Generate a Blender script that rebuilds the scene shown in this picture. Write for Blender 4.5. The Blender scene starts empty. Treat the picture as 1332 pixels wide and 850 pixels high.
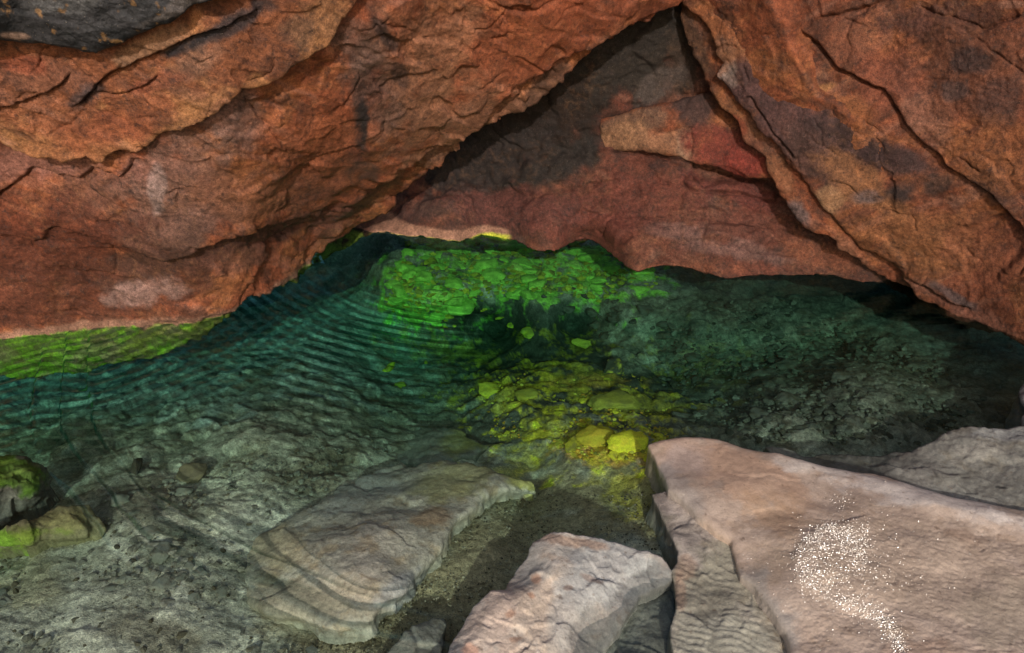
import bpy, math, random
import numpy as np
from mathutils.geometry import delaunay_2d_cdt
from mathutils import Vector

S = bpy.context.scene
COL = S.collection
rng = np.random.default_rng(7)
random.seed(7)

# ------------------------------------------------------------------ camera model (real metres, water level z = 0)
CAM = np.array([0.0, 0.0, 1.5]); PITCH = math.radians(28.0); FPX = 1025.0
CP, SP = math.cos(PITCH), math.sin(PITCH)

def rays(px, py):
    cx = (np.asarray(px, float)-666.0)/FPX; cy = -(np.asarray(py, float)-425.0)/FPX
    return np.stack([cx, CP+cy*SP, -SP+cy*CP], -1)
def at_y(px, py, Y):
    d = rays(px, py); t = np.asarray(Y)/d[..., 1]
    return CAM+d*t[..., None]
def at_z(px, py, z):
    d = rays(px, py); t = (np.asarray(z)-CAM[2])/np.minimum(d[..., 2], -0.03)
    return CAM+d*t[..., None]
def wl(px, py):                       # forward distance of the water surface seen at that spot
    return float(at_z(px, py, 0.0)[1])

# ------------------------------------------------------------------ noise
_P = np.concatenate([np.random.default_rng(3).permutation(256)]*3).astype(np.int32)
_G = np.random.default_rng(5).normal(size=(256, 3)).astype(np.float32); _G /= np.linalg.norm(_G, axis=1)[:, None]
def perlin(p):
    p = np.asarray(p, np.float32); i = np.floor(p).astype(np.int32); f = p-i; i &= 255
    u = f*f*f*(f*(f*6-15)+10)
    r = None
    out = np.zeros(p.shape[:-1], np.float32)
    for dx in (0, 1):
        hx = _P[i[..., 0]+dx]; wx = u[..., 0] if dx else 1-u[..., 0]
        for dy in (0, 1):
            hy = _P[hx+i[..., 1]+dy]; wy = u[..., 1] if dy else 1-u[..., 1]
            for dz in (0, 1):
                g = _G[_P[hy+i[..., 2]+dz]]; wz = u[..., 2] if dz else 1-u[..., 2]
                out += (g[..., 0]*(f[..., 0]-dx)+g[..., 1]*(f[..., 1]-dy)+g[..., 2]*(f[..., 2]-dz))*wx*wy*wz
    return out*1.5
def fbm(P, s, o=4, g=.5, off=0.):
    P = np.asarray(P, np.float32); r = 0; a = 1.; k = s
    for j in range(o):
        r = r+a*perlin(P*k+(17.3*j+off)); a *= g; k *= 2.03
    return r
def ridged(P, s, o=4, g=.5, off=0.):
    r = 0; a = 1.; k = s
    for j in range(o):
        r = r+a*(1-2*np.abs(perlin(np.asarray(P, np.float32)*k+(11.1*j+off)))); a *= g; k *= 2.07
    return r
def cells(P, s, off=0):
    p = np.asarray(P, np.float32)*s+off; i = np.floor(p).astype(np.int32); f = p-i
    f1 = np.full(p.shape[:-1], 9., np.float32); f2 = f1.copy(); idv = np.zeros(p.shape[:-1], np.float32)
    for dx in (-1, 0, 1):
        for dy in (-1, 0, 1):
            for dz in (-1, 0, 1):
                h = _P[_P[_P[(i[..., 0]+dx) & 255]+((i[..., 1]+dy) & 255)]+((i[..., 2]+dz) & 255)]
                o = (_G[h]*.45+.5)
                d = np.sqrt((dx+o[..., 0]-f[..., 0])**2+(dy+o[..., 1]-f[..., 1])**2+(dz+o[..., 2]-f[..., 2])**2)
                c = d < f1
                f2 = np.where(c, f1, np.minimum(f2, d)); idv = np.where(c, h/255., idv); f1 = np.where(c, d, f1)
    return f1, f2, idv
def facet(P, s, off=0., warp=.25):
    """broken planes: every cell is a little plane with its own tilt; height in metres for a slope of 1"""
    p = np.asarray(P, np.float32)*s+off
    p = p+warp*np.stack([perlin(p*1.7+5.), perlin(p*1.7+19.), perlin(p*1.7+37.)], -1)
    i = np.floor(p).astype(np.int32); f = p-i; best = np.full(p.shape[:-1], 9., np.float32); h = np.zeros(p.shape[:-1], np.float32); second = best.copy()
    for dx in (-1, 0, 1):
        for dy in (-1, 0, 1):
            for dz in (-1, 0, 1):
                q = _P[_P[_P[(i[..., 0]+dx) & 255]+((i[..., 1]+dy) & 255)]+((i[..., 2]+dz) & 255)]
                o = _G[q]*.45+.5; v = f-o-np.array([dx, dy, dz], np.float32); d = (v*v).sum(-1); c = d < best
                g = _G[(q*7+13) & 255]
                second = np.where(c, best, np.minimum(second, d)); h = np.where(c, (v*g).sum(-1)+.35*g[..., 2], h); best = np.where(c, d, best)
    k = np.clip((np.sqrt(second)-np.sqrt(best))/.12, 0, 1)
    return h*(.35+.65*k)/s
def ss(a, b, x):
    t = np.clip((x-a)/(b-a), 0, 1); return t*t*(3-2*t)

# ------------------------------------------------------------------ 2-D helpers in the outline's own plane
def poly_sd(poly, X, Y):
    poly = np.asarray(poly, float); n = len(poly)
    d2 = np.full(X.shape, 1e12); ins = np.zeros(X.shape, bool)
    for k in range(n):
        a = poly[k]; b = poly[(k+1) % n]; e = b-a
        t = np.clip(((X-a[0])*e[0]+(Y-a[1])*e[1])/max(e@e, 1e-9), 0, 1)
        d2 = np.minimum(d2, (X-a[0]-t*e[0])**2+(Y-a[1]-t*e[1])**2)
        if a[1] != b[1]:
            c = ((a[1] > Y) != (b[1] > Y)) & (X < (b[0]-a[0])*(Y-a[1])/(b[1]-a[1])+a[0])
            ins ^= c
    d = np.sqrt(d2); return np.where(ins, d, -d)
def line_d(line, X, Y):               # distance, side (+ = left hand when walking the line with y down -> above for left-to-right), parameter
    line = np.asarray(line, float); best = np.full(X.shape, 1e9); side = np.zeros(X.shape); par = np.zeros(X.shape)
    L = np.concatenate([[0], np.cumsum(np.hypot(*np.diff(line, axis=0).T))])
    for k in range(len(line)-1):
        a = line[k]; e = line[k+1]-a; t = np.clip(((X-a[0])*e[0]+(Y-a[1])*e[1])/max(e@e, 1e-9), 0, 1)
        d = np.hypot(X-a[0]-t*e[0], Y-a[1]-t*e[1]); c = d < best
        cr = e[0]*(Y-a[1])-e[1]*(X-a[0])
        side = np.where(c, -np.sign(cr), side); par = np.where(c, (L[k]+t*(L[k+1]-L[k]))/L[-1], par); best = np.where(c, d, best)
    return best, side, par
def tps(pts, X, Y, lam=1e-3):
    pts = np.asarray(pts, float); xy = pts[:, :2]/400.; v = pts[:, 2]; n = len(v)
    def U(r2): return np.where(r2 > 0, .5*r2*np.log(np.maximum(r2, 1e-12)), 0)
    D = ((xy[:, None]-xy[None])**2).sum(-1)
    A = np.zeros((n+3, n+3)); A[:n, :n] = U(D)+lam*np.eye(n); A[:n, n] = 1; A[:n, n+1:] = xy; A[n, :n] = 1; A[n+1:, :n] = xy.T
    w = np.linalg.solve(A, np.concatenate([v, np.zeros(3)]))
    x = X/400.; y = Y/400.; r = w[n]+w[n+1]*x+w[n+2]*y
    for k in range(n): r = r+w[k]*U((x-xy[k, 0])**2+(y-xy[k, 1])**2)
    return r
def tri(pts, X, Y, blur=0):
    pts = np.asarray(pts, float)
    vs, _, fs, *_ = delaunay_2d_cdt([Vector((p[0], p[1])) for p in pts], [], [], 0, 1e-4)
    out = np.full(X.shape, np.nan)
    key = {(round(p[0], 2), round(p[1], 2)): p[2] for p in pts}
    val = [key.get((round(v.x, 2), round(v.y, 2)), pts[np.argmin(((pts[:, :2]-np.array(v))**2).sum(1)), 2]) for v in vs]
    for f in fs:
        a, b, c = (np.array(vs[i]) for i in f); za, zb, zc = (val[i] for i in f)
        den = (b[1]-c[1])*(a[0]-c[0])+(c[0]-b[0])*(a[1]-c[1])
        if abs(den) < 1e-9: continue
        l0 = ((b[1]-c[1])*(X-c[0])+(c[0]-b[0])*(Y-c[1]))/den; l1 = ((c[1]-a[1])*(X-c[0])+(a[0]-c[0])*(Y-c[1]))/den
        m = (l0 >= -1e-6) & (l1 >= -1e-6) & (l0+l1 <= 1+1e-6)
        out[m] = (za*l0+zb*l1+zc*(1-l0-l1))[m]
    if np.isnan(out).any():
        t = tps(pts, X, Y); out = np.where(np.isnan(out), t, out)
    return boxblur(out, blur)
def boxblur(a, r, n=3):
    if r < 1: return a
    for _ in range(n):
        for ax in (0, 1):
            p = np.pad(a, [(r+1, r) if k == ax else (0, 0) for k in (0, 1)], mode='edge')
            c = np.cumsum(p, axis=ax)
            a = ((c[2*r+1:]-c[:-2*r-1]) if ax == 0 else (c[:, 2*r+1:]-c[:, :-2*r-1]))/(2*r+1)
    return a

# ------------------------------------------------------------------ materials
def new_mat(name):
    m = bpy.data.materials.new(name); m.use_nodes = True
    return m, m.node_tree.nodes, m.node_tree.links
def stone_mat(name, rough=(.45, .8), bump=.5, fine=.5, spec=.5, mott=.45, grain_scale=60., wet=0., glint=0.):
    """Colour comes from the colouring painted on the mesh (colour attribute) broken up by procedural grain; bump from noise."""
    m, N, L = new_mat(name); p = N['Principled BSDF']
    at = N.new('ShaderNodeVertexColor'); at.layer_name = 'Col'
    tc = N.new('ShaderNodeTexCoord')
    def noise(sc, det, ro=.68, dist=0.):
        n = N.new('ShaderNodeTexNoise'); n.inputs['Scale'].default_value = sc; n.inputs['Detail'].default_value = det
        n.inputs['Roughness'].default_value = ro; n.inputs['Distortion'].default_value = dist
        L.new(tc.outputs['Object'], n.inputs['Vector']); return n
    def math_(op, a, b=None, v=None):
        n = N.new('ShaderNodeMath'); n.operation = op
        L.new(a, n.inputs[0])
        if b is not None: L.new(b, n.inputs[1])
        if v is not None: n.inputs[1].default_value = v
        return n.outputs[0]
    n1 = noise(grain_scale, 6, .7); n2 = noise(grain_scale*.22, 5, .65, .6); n3 = noise(grain_scale*3.2, 3, .6)
    def mul(col, fac_out, lo, hi):
        mr = N.new('ShaderNodeMapRange'); L.new(fac_out, mr.inputs[0]); mr.inputs[1].default_value = .3; mr.inputs[2].default_value = .7
        mr.inputs[3].default_value = lo; mr.inputs[4].default_value = hi
        mx = N.new('ShaderNodeMix'); mx.data_type = 'RGBA'; mx.blend_type = 'MULTIPLY'; mx.inputs[0].default_value = 1
        L.new(col, mx.inputs[6]); L.new(mr.outputs[0], mx.inputs[7]); return mx.outputs[2]
    c = mul(at.outputs[0], n1.outputs[0], 1-mott, 1+mott)
    c = mul(c, n2.outputs[0], 1-mott*.8, 1+mott*.8)
    c = mul(c, n3.outputs[0], 1-mott*.7, 1+mott*.7)
    # pale and dark mineral specks
    vo = N.new('ShaderNodeTexVoronoi'); vo.inputs['Scale'].default_value = grain_scale*2.2; L.new(tc.outputs['Object'], vo.inputs['Vector'])
    sp = N.new('ShaderNodeMapRange'); L.new(vo.outputs['Distance'], sp.inputs[0]); sp.inputs[1].default_value = .12; sp.inputs[2].default_value = .2
    sp.inputs[3].default_value = 1.; sp.inputs[4].default_value = 0.
    sep = N.new('ShaderNodeSeparateColor'); L.new(vo.outputs['Color'], sep.inputs[0])
    pick = math_('GREATER_THAN', sep.outputs[0], v=.72)
    f = math_('MULTIPLY', sp.outputs[0], pick); f = math_('MULTIPLY', f, v=.35)
    mx = N.new('ShaderNodeMix'); mx.data_type = 'RGBA'; L.new(f, mx.inputs[0]); L.new(c, mx.inputs[6])
    tint = N.new('ShaderNodeMix'); tint.data_type = 'RGBA'; L.new(sep.outputs[1], tint.inputs[0])
    tint.inputs[6].default_value = (.03, .022, .02, 1); tint.inputs[7].default_value = (.5, .4, .3, 1)
    L.new(tint.outputs[2], mx.inputs[7])
    L.new(mx.outputs[2], p.inputs['Base Color'])
    rr = N.new('ShaderNodeMapRange'); L.new(n2.outputs[0], rr.inputs[0]); rr.inputs[1].default_value = .35; rr.inputs[2].default_value = .65
    rr.inputs[3].default_value, rr.inputs[4].default_value = rough; L.new(rr.outputs[0], p.inputs['Roughness'])
    if glint:                          # scattered crystal faces that catch the light
        g = math_('GREATER_THAN', sep.outputs[2], v=.86); g = math_('MULTIPLY', g, sp.outputs[0])
        gm = N.new('ShaderNodeMix'); L.new(g, gm.inputs[0]); L.new(rr.outputs[0], gm.inputs[2]); gm.inputs[3].default_value = glint; L.new(gm.outputs[0], p.inputs['Roughness'])
        gs = N.new('ShaderNodeMix'); L.new(g, gs.inputs[0]); gs.inputs[2].default_value = spec; gs.inputs[3].default_value = .8; L.new(gs.outputs[0], p.inputs['Specular IOR Level'])
    if not glint: p.inputs['Specular IOR Level'].default_value = spec
    if wet: p.inputs['Coat Weight'].default_value = wet; p.inputs['Coat Roughness'].default_value = .12
    b1 = N.new('ShaderNodeBump'); b1.inputs['Strength'].default_value = bump; b1.inputs['Distance'].default_value = .012
    L.new(n1.outputs[0], b1.inputs['Height'])
    b2 = N.new('ShaderNodeBump'); b2.inputs['Strength'].default_value = fine; b2.inputs['Distance'].default_value = .004
    L.new(n3.outputs[0], b2.inputs['Height']); L.new(b1.outputs[0], b2.inputs['Normal'])
    L.new(b2.outputs[0], p.inputs['Normal'])
    if wet: L.new(b1.outputs[0], p.inputs['Coat Normal'])
    return m

# ------------------------------------------------------------------ mesh output
def link_mesh(name, V, F, col, mat, parent=None, smooth=True):
    me = bpy.data.meshes.new(name)
    nv, nf = len(V), len(F); k = F.shape[1]
    me.vertices.add(nv); me.vertices.foreach_set('co', np.ascontiguousarray(V, np.float32).ravel())
    me.loops.add(nf*k); me.loops.foreach_set('vertex_index', np.ascontiguousarray(F, np.int32).ravel())
    me.polygons.add(nf); me.polygons.foreach_set('loop_start', np.arange(0, nf*k, k, dtype=np.int32))
    me.update(calc_edges=True)
    me.polygons.foreach_set('use_smooth', np.full(nf, smooth, bool))
    if col is not None:
        a = me.color_attributes.new('Col', 'FLOAT_COLOR', 'POINT')
        c = np.ones((nv, 4), np.float32); c[:, :3] = np.clip(col, .004, .9); a.data.foreach_set('color', c.ravel())
    me.materials.append(mat); me.validate(); me.update()
    o = bpy.data.objects.new(name, me); COL.objects.link(o)
    if parent is not None: o.parent = parent
    return o
def tag(o, label=None, cat=None, group=None, kind=None):
    if label: o['label'] = label
    if cat: o['category'] = cat
    if group: o['group'] = group
    if kind: o['kind'] = kind
    return o

# ------------------------------------------------------------------ the sheet builder: one solid rock face with rounded, ragged edges that run back into the rock
def sheet(name, outline, ctrl, mode, mat, color, disp, interp='tps', step=2., jag=3., jag_s=9., edge_r=.02, edge_d=.3,
          drop=None, cracks=(), blur=0, parent=None, box=None, lam=1e-3, part=None):
    ol = np.asarray(outline, float)
    x0, y0 = ol.min(0)-14; x1, y1 = ol.max(0)+14
    def axis(a, b, lo, hi):            # fine inside the picture, coarser outside it
        v = [lo]
        mid = list(np.arange(max(a, lo), min(b, hi), step))
        left = []; x = max(a, lo); s = step
        while x > lo: s *= 1.12; x -= s; left.append(x)
        right = []; x = mid[-1] if mid else lo; s = step
        while x < hi: s *= 1.12; x += s; right.append(x)
        return np.array(left[::-1]+mid+right)
    xs = axis(-30, 1362, x0, x1); ys = axis(-30, 880, y0, y1)
    X, Y = np.meshgrid(xs, ys)
    sd = poly_sd(ol, X, Y)
    base = tps(ctrl, X, Y, lam) if interp == 'tps' else tri(ctrl, X, Y, blur)
    pos = (lambda a, b, c: at_y(a, b, c)) if mode == 'Y' else (lambda a, b, c: at_z(a, b, c))
    P0 = pos(X, Y, base)
    sd0 = sd
    if jag:
        n = fbm(P0, jag_s, 4, .5, 31.)
        sd = sd+jag*n
    gy, gx = np.gradient(boxblur(sd0, 2), ys, xs); gl = np.hypot(gx, gy)+1e-6; gx /= gl; gy /= gl
    over = np.where(sd < 1.0, 1.0-sd, 0.)
    Xe = X+gx*over; Ye = Y+gy*over
    be = tps(ctrl, Xe, Ye, lam) if interp == 'tps' else None
    if be is None:                    # bilinear lookup of the blurred base
        ix = np.clip(np.searchsorted(xs, Xe)-1, 0, len(xs)-2); iy = np.clip(np.searchsorted(ys, Ye)-1, 0, len(ys)-2)
        fx = np.clip((Xe-xs[ix])/(xs[ix+1]-xs[ix]), 0, 1); fy = np.clip((Ye-ys[iy])/(ys[iy+1]-ys[iy]), 0, 1)
        be = base[iy, ix]*(1-fx)*(1-fy)+base[iy, ix+1]*fx*(1-fy)+base[iy+1, ix]*(1-fx)*fy+base[iy+1, ix+1]*fx*fy
    P = pos(Xe, Ye, be)
    du = np.gradient(P0, axis=1); dv = np.gradient(P0, axis=0)
    Nn = np.cross(dv, du); Nn /= np.linalg.norm(Nn, axis=-1)[..., None]+1e-9
    toc = CAM-P0; flip = np.sign((Nn*toc).sum(-1)); Nn *= np.where(flip == 0, 1, flip)[..., None]
    dist = np.linalg.norm(P-CAM, axis=-1); mpp = dist/FPX
    h = disp(P, X, Y, sd)
    for c in cracks:
        l = np.asarray(c['l'], float); pad = 12+(c.get('far', 60.)*2.2 if 's' in c else 8*c.get('w', 2.))
        i0, i1 = np.searchsorted(xs, [l[:, 0].min()-pad, l[:, 0].max()+pad]); j0, j1 = np.searchsorted(ys, [l[:, 1].min()-pad, l[:, 1].max()+pad])
        if i1-i0 < 3 or j1-j0 < 3: continue
        W = (slice(j0, j1), slice(i0, i1)); wob = c.get('wob', 2.5)
        Xw = Xe[W]+wob*fbm(P[W], 20, 3, .5, 3.); Yw = Ye[W]+wob*fbm(P[W], 20, 3, .5, 57.)
        d, sde, par = line_d(l, Xw, Yw); fade = ss(0, c.get('f0', .06), par)*ss(0, c.get('f1', .06), 1-par)
        hh = -c.get('d', .02)*fade*np.exp(-(d/c.get('w', 2.))**2)
        if 's' in c: hh = hh+np.where(sde > 0, c['s'], 0)*fade*np.exp(-(d/c.get('far', 60.))**1.5)
        h[W] = h[W]+hh
    sm = sd*mpp; r = edge_r
    rnd = np.where((sm > 0) & (sm < r), -.7*(r-np.sqrt(np.maximum(r*r-(r-np.clip(sm, 0, r))**2, 0))), 0)
    rnd = np.where(sm <= 0, -.7*r, rnd)
    h = h+rnd
    V = P+Nn*h[..., None]
    back = np.clip((1.0-sd)/(6*step), 0, 1)**1.6*edge_d
    back = np.where(sd < 1.0, back, 0)
    V = V+(np.where(np.ones_like(back, bool)[..., None], -Nn, 0) if drop is None else np.asarray(drop, float))*back[..., None]
    uh = du/(np.linalg.norm(du, axis=-1)[..., None]+1e-9); vh = dv/(np.linalg.norm(dv, axis=-1)[..., None]+1e-9)
    ow_ = -(uh*gx[..., None]+vh*gy[..., None]); k = ss(1.5, -3*step, sd)
    V = V+(ow_*.8+Nn*.4)*(k*(.018*fbm(V, 13., 4, .55, 66.)-.004))[..., None]
    col = color(V, X, Y, sd, Nn)
    ny, nx = X.shape; idx = np.arange(ny*nx).reshape(ny, nx); ok = sd > -6.2*step
    if box is not None: ok &= box(V)
    q = ok[:-1, :-1] & ok[:-1, 1:] & ok[1:, :-1] & ok[1:, 1:]
    F = np.stack([idx[:-1, :-1][q], idx[1:, :-1][q], idx[1:, 1:][q], idx[:-1, 1:][q]], -1)
    used = np.unique(F); mp = np.zeros(ny*nx, np.int64); mp[used] = np.arange(len(used))
    Vu, Cu, Fu = V.reshape(-1, 3)[used], col.reshape(-1, 3)[used], mp[F]
    if part is None: return link_mesh(name, Vu, Fu, Cu, mat, parent)
    pn, pl_, fn = part; m = fn(Vu, Cu)[Fu].all(1)             # the green area is a part of its own
    def sub(nm, Fs, par):
        u = np.unique(Fs); k = np.zeros(len(Vu), np.int64); k[u] = np.arange(len(u)); return link_mesh(nm, Vu[u], k[Fs], Cu[u], mat, par)
    o = sub(name, Fu[~m], parent); c = sub(pn, Fu[m], o); c['label'] = pl_
    return o

def lerp(a, b, t):
    a = np.asarray(a, np.float32); b = np.asarray(b, np.float32); t = np.asarray(t)[..., None]
    return a*(1-t)+b*t
def blobs(col, P, X, Y, items, s=7., warp=.55):
    """mineral stains and some painted shade: ellipses with frayed edges. (x, y, rx, ry, angle in degrees, colour, strength)"""
    nz = fbm(P, s, 5, .62, 91.)
    for (x, y, rx, ry, an, c, st) in items:
        a = math.radians(an); ca, sa = math.cos(a), math.sin(a)
        u = ((X-x)*ca+(Y-y)*sa)/rx; v = (-(X-x)*sa+(Y-y)*ca)/ry
        col = lerp(col, c, min(st*1.12, 1.)*ss(-.35, .35, 1-np.hypot(u, v)+warp*nz))
    return col

RUST = (.30, .095, .042); ORANGE = (.37, .145, .055); OCHRE = (.42, .21, .085); BROWN = (.12, .055, .034); DARK = (.05, .037, .033)
GREY = (.20, .145, .115); PINK = (.40, .205, .135); RED = (.25, .062, .04); BLACK = (.028, .027, .03); WHITE = (.5, .42, .38)
MAUVE = (.115, .06, .052)

def rock_color(items=(), base=RUST, alt=ORANGE, third=BROWN, amt=(.8, .6), off=0., tide=None, gain=1.):
    def f(V, X, Y, sd, Nn):
        a = fbm(V, 2.6, 5, .6, off+5.); b = fbm(V, 6., 5, .65, off+23.); c = fbm(V, 14., 4, .65, off+41.)
        col = lerp(base, alt, amt[0]*ss(-.25, .55, a+.4*c))
        col = lerp(col, third, amt[1]*1.2*ss(.05, .75, b+.4*c))
        col = lerp(col, GREY, .35*ss(.3, .8, fbm(V, 4.2, 4, .6, off+77.)))
        col = col*(1+.22*c)[..., None]
        dd = np.array([.45, .25, .86], np.float32) if off < 30 else np.array([-.6, .2, .77], np.float32)          # streaks that follow the bedding
        Qs = np.asarray(V, np.float32)*1.5; Qs = Qs+dd*((V@dd)*9.)[..., None]; st_ = fbm(Qs, 1.6, 5, .62, off+70.)
        col = lerp(col, BROWN, .6*ss(.12, .6, st_)); col = lerp(col, PINK, .35*ss(-.2, -.7, st_))
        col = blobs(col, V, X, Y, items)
        r = ridged(V, 20., 3, .5, off+9.)
        col = lerp(col, OCHRE, .14*ss(.9, 1.6, r)*ss(-.2, .4, a))
        d = fbm(V, 55., 3, .6, off+15.)
        col = lerp(col, DARK, .6*ss(.35, .95, d+.35*b))
        col = col*(gain*np.array([.61, .555, .56])*(1+.18*fbm(V, 30., 3, .6, off+61.))[..., None])
        if tide is not None: col = tide(col, V, X, Y)
        return col
    return f
def rock_disp(big=.035, mid=.014, fine=.005, strata=None, off=0., lump=.003):
    def f(P, X, Y, sd):
        rough = .45+.75*ss(-.35, .4, fbm(P, 2.2, 3, .5, off+40.))          # some faces are smooth, others badly broken
        Q = np.array(P, np.float32)
        if strata is not None:
            d = np.asarray(strata, np.float32); d = d/np.linalg.norm(d); Q = Q+d*(Q@d)[..., None]*1.1      # flatter along the bedding
        h = big*fbm(P, 2.3, 3, .5, off)+.09*facet(Q, 4.5, off)*(big/.03)+rough*(.04*facet(Q, 11., off+7.)+.06*facet(Q, 27., off+13.)+.13*facet(Q, 66., off+23., .4))
        return h+fine*.35*rough*fbm(P, 60., 3, .6, off+8.)
    return f

M_RED = stone_mat('rust_rock', rough=(.62, .9), bump=.42, fine=.9, spec=.22, mott=.5, grain_scale=80, glint=.3)
M_BLACK = stone_mat('black_rock', rough=(.5, .8), bump=.5, fine=.6, spec=.3, mott=.5, glint=.3)
M_GREYWALL = stone_mat('recess_rock', rough=(.6, .9), bump=.4, fine=.9, spec=.2, mott=.5, grain_scale=80, glint=.3)
M_PALE = stone_mat('pale_wet_rock', rough=(.55, .85), bump=.22, fine=.3, spec=.3, mott=.2)
M_SLAB = stone_mat('pale_glossy_rock', rough=(.35, .6), bump=.14, fine=.25, spec=.4, mott=.14, wet=.3)
M_BED = stone_mat('pool_bed_sediment', rough=(.7, .95), bump=.9, fine=.7, spec=.2, mott=.45, grain_scale=70)
M_SUB = stone_mat('submerged_stone', rough=(.7, .95), bump=.4, fine=.35, spec=.2, mott=.28)

GREEN = (.16, .33, .02); YELLOW = (.62, .52, .02); PINKLINE = (.25, .125, .082)
def hairlines(seed, box, n, ang, spread=.35, lo=18, hi=75, d=.009):
    r = np.random.default_rng(seed); out = []
    for _ in range(n):
        x, y = r.uniform(box[0], box[2]), r.uniform(box[1], box[3]); a = math.radians(ang)+r.normal()*spread; L = r.uniform(lo, hi); pts = [(x, y)]; k = int(L/7)+2
        for _ in range(k):
            a += r.normal()*.33; x += math.cos(a)*7; y += math.sin(a)*7; pts.append((x, y))
        out.append(dict(l=pts, w=r.uniform(.9, 1.5), d=d*r.uniform(.5, 1.2), f0=.25, f1=.25, wob=1.5, s=r.uniform(-.006, .006), far=18))
    return out
# ================================================================== the big red slab on the left
def tide_left(col, V, X, Y):
    z = V[..., 2]+.016*fbm(V, 11., 5, .65, 2.)
    up = ss(.05, .022, z)*ss(-.5, -.1, fbm(V, 6., 4, .6, 33.)+.2)*ss(-.02, 0., z)
    col = lerp(col, PINKLINE, up)
    green_mask = ss(.004, -.006, z)  # rock colour turns green below the waterline
    n = fbm(V, 8., 5, .6, 12.)
    g = lerp(GREEN, (.16, .20, .03), ss(-.1, .5, n+ss(40, 330, X)*.8-.25))
    g = lerp(g, (.14, .15, .05), .7*ss(-.05, .5, fbm(V, 18., 5, .65, 3.))); g = lerp(g, (.24, .19, .10), .6*ss(.1, .6, fbm(V, 7., 4, .6, 13.)))
    return lerp(col, g, green_mask)
lip_left = [(884, 8), (868, 18), (850, 30), (822, 44), (792, 58), (781, 72), (762, 92), (745, 108), (713, 133), (690, 148), (668, 158), (650, 168),
            (632, 172), (607, 191), (604, 201), (590, 215), (577, 225), (556, 243), (535, 258), (512, 274), (491, 287), (470, 300), (440, 318), (420, 338), (405, 360), (385, 371),
            (370, 377), (345, 387), (322, 398), (305, 413), (285, 429), (260, 441), (220, 456), (185, 466), (150, 473), (110, 483), (60, 489), (0, 488), (-420, 480)]
outl = [(-420, -260), (700, -260), (905, -60)]+lip_left
yl = [(-420, -200, 1.75), (-420, 150, 2.0), (-420, 440, 2.15), (0, -100, 2.35), (0, 200, 2.58), (0, 350, 2.66), (0, 440, 2.73), (0, 487, 2.74), (150, 425, wl(150, 425)), (150, 472, wl(150, 425)+.04),
      (300, 200, 2.66), (300, 330, 2.82), (300, 410, wl(300, 410)), (300, -100, 2.5), (430, 150, 2.9), (600, 0, 3.0), (700, -200, 2.8), (905, -60, 3.5), (884, 8, 3.6), (745, 100, 3.45),
      (632, 170, 3.5), (491, 287, 3.75), (440, 318, 3.6), (370, 377, wl(370, 377)), (220, 456, 2.9), (480, 230, 3.3)]
cracks_l = [
    dict(l=[(664, 120), (640, 152), (628, 170), (605, 186), (580, 198), (542, 217), (508, 236), (490, 245), (468, 262), (440, 276)], w=2.4, d=.05, s=-.05, far=70, f0=.1, f1=.3),
    dict(l=[(470, 258), (440, 275), (380, 292), (330, 301), (290, 313), (225, 340), (212, 343), (197, 340), (175, 328), (140, 320), (60, 300)], w=1.8, d=.02, s=-.045, far=80, f1=.3, f0=.2),
    dict(l=[(884, 10), (850, 24), (800, 48), (774, 66), (740, 82), (700, 104), (665, 121), (650, 140)], w=2.2, d=.04, s=-.03, far=45, f1=.1),
    dict(l=[(800, 58), (760, 72), (715, 100), (680, 128), (668, 140)], w=2.0, d=.03, s=-.02, far=25),
    dict(l=[(-60, 290), (0, 253), (22, 238), (40, 222), (58, 226), (70, 233), (100, 237), (108, 231), (118, 222), (132, 222), (145, 226), (155, 232), (168, 218), (172, 205)][::-1], w=1.6, d=.02, s=-.02, far=30, f0=.02),
    
    dict(l=[(315, 122), (335, 148), (352, 170), (372, 195)], w=1.6, d=.012),
    dict(l=[(620, 0), (680, 20), (720, 8), (750, -10)], w=2, d=.012, s=-.012, far=30),
    dict(l=[(440, 283), (400, 300), (360, 320), (330, 326)], w=2.2, d=.015),
    dict(l=[(540, 262), (500, 270), (470, 282), (440, 290)], w=1.6, d=.012),
]
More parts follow.
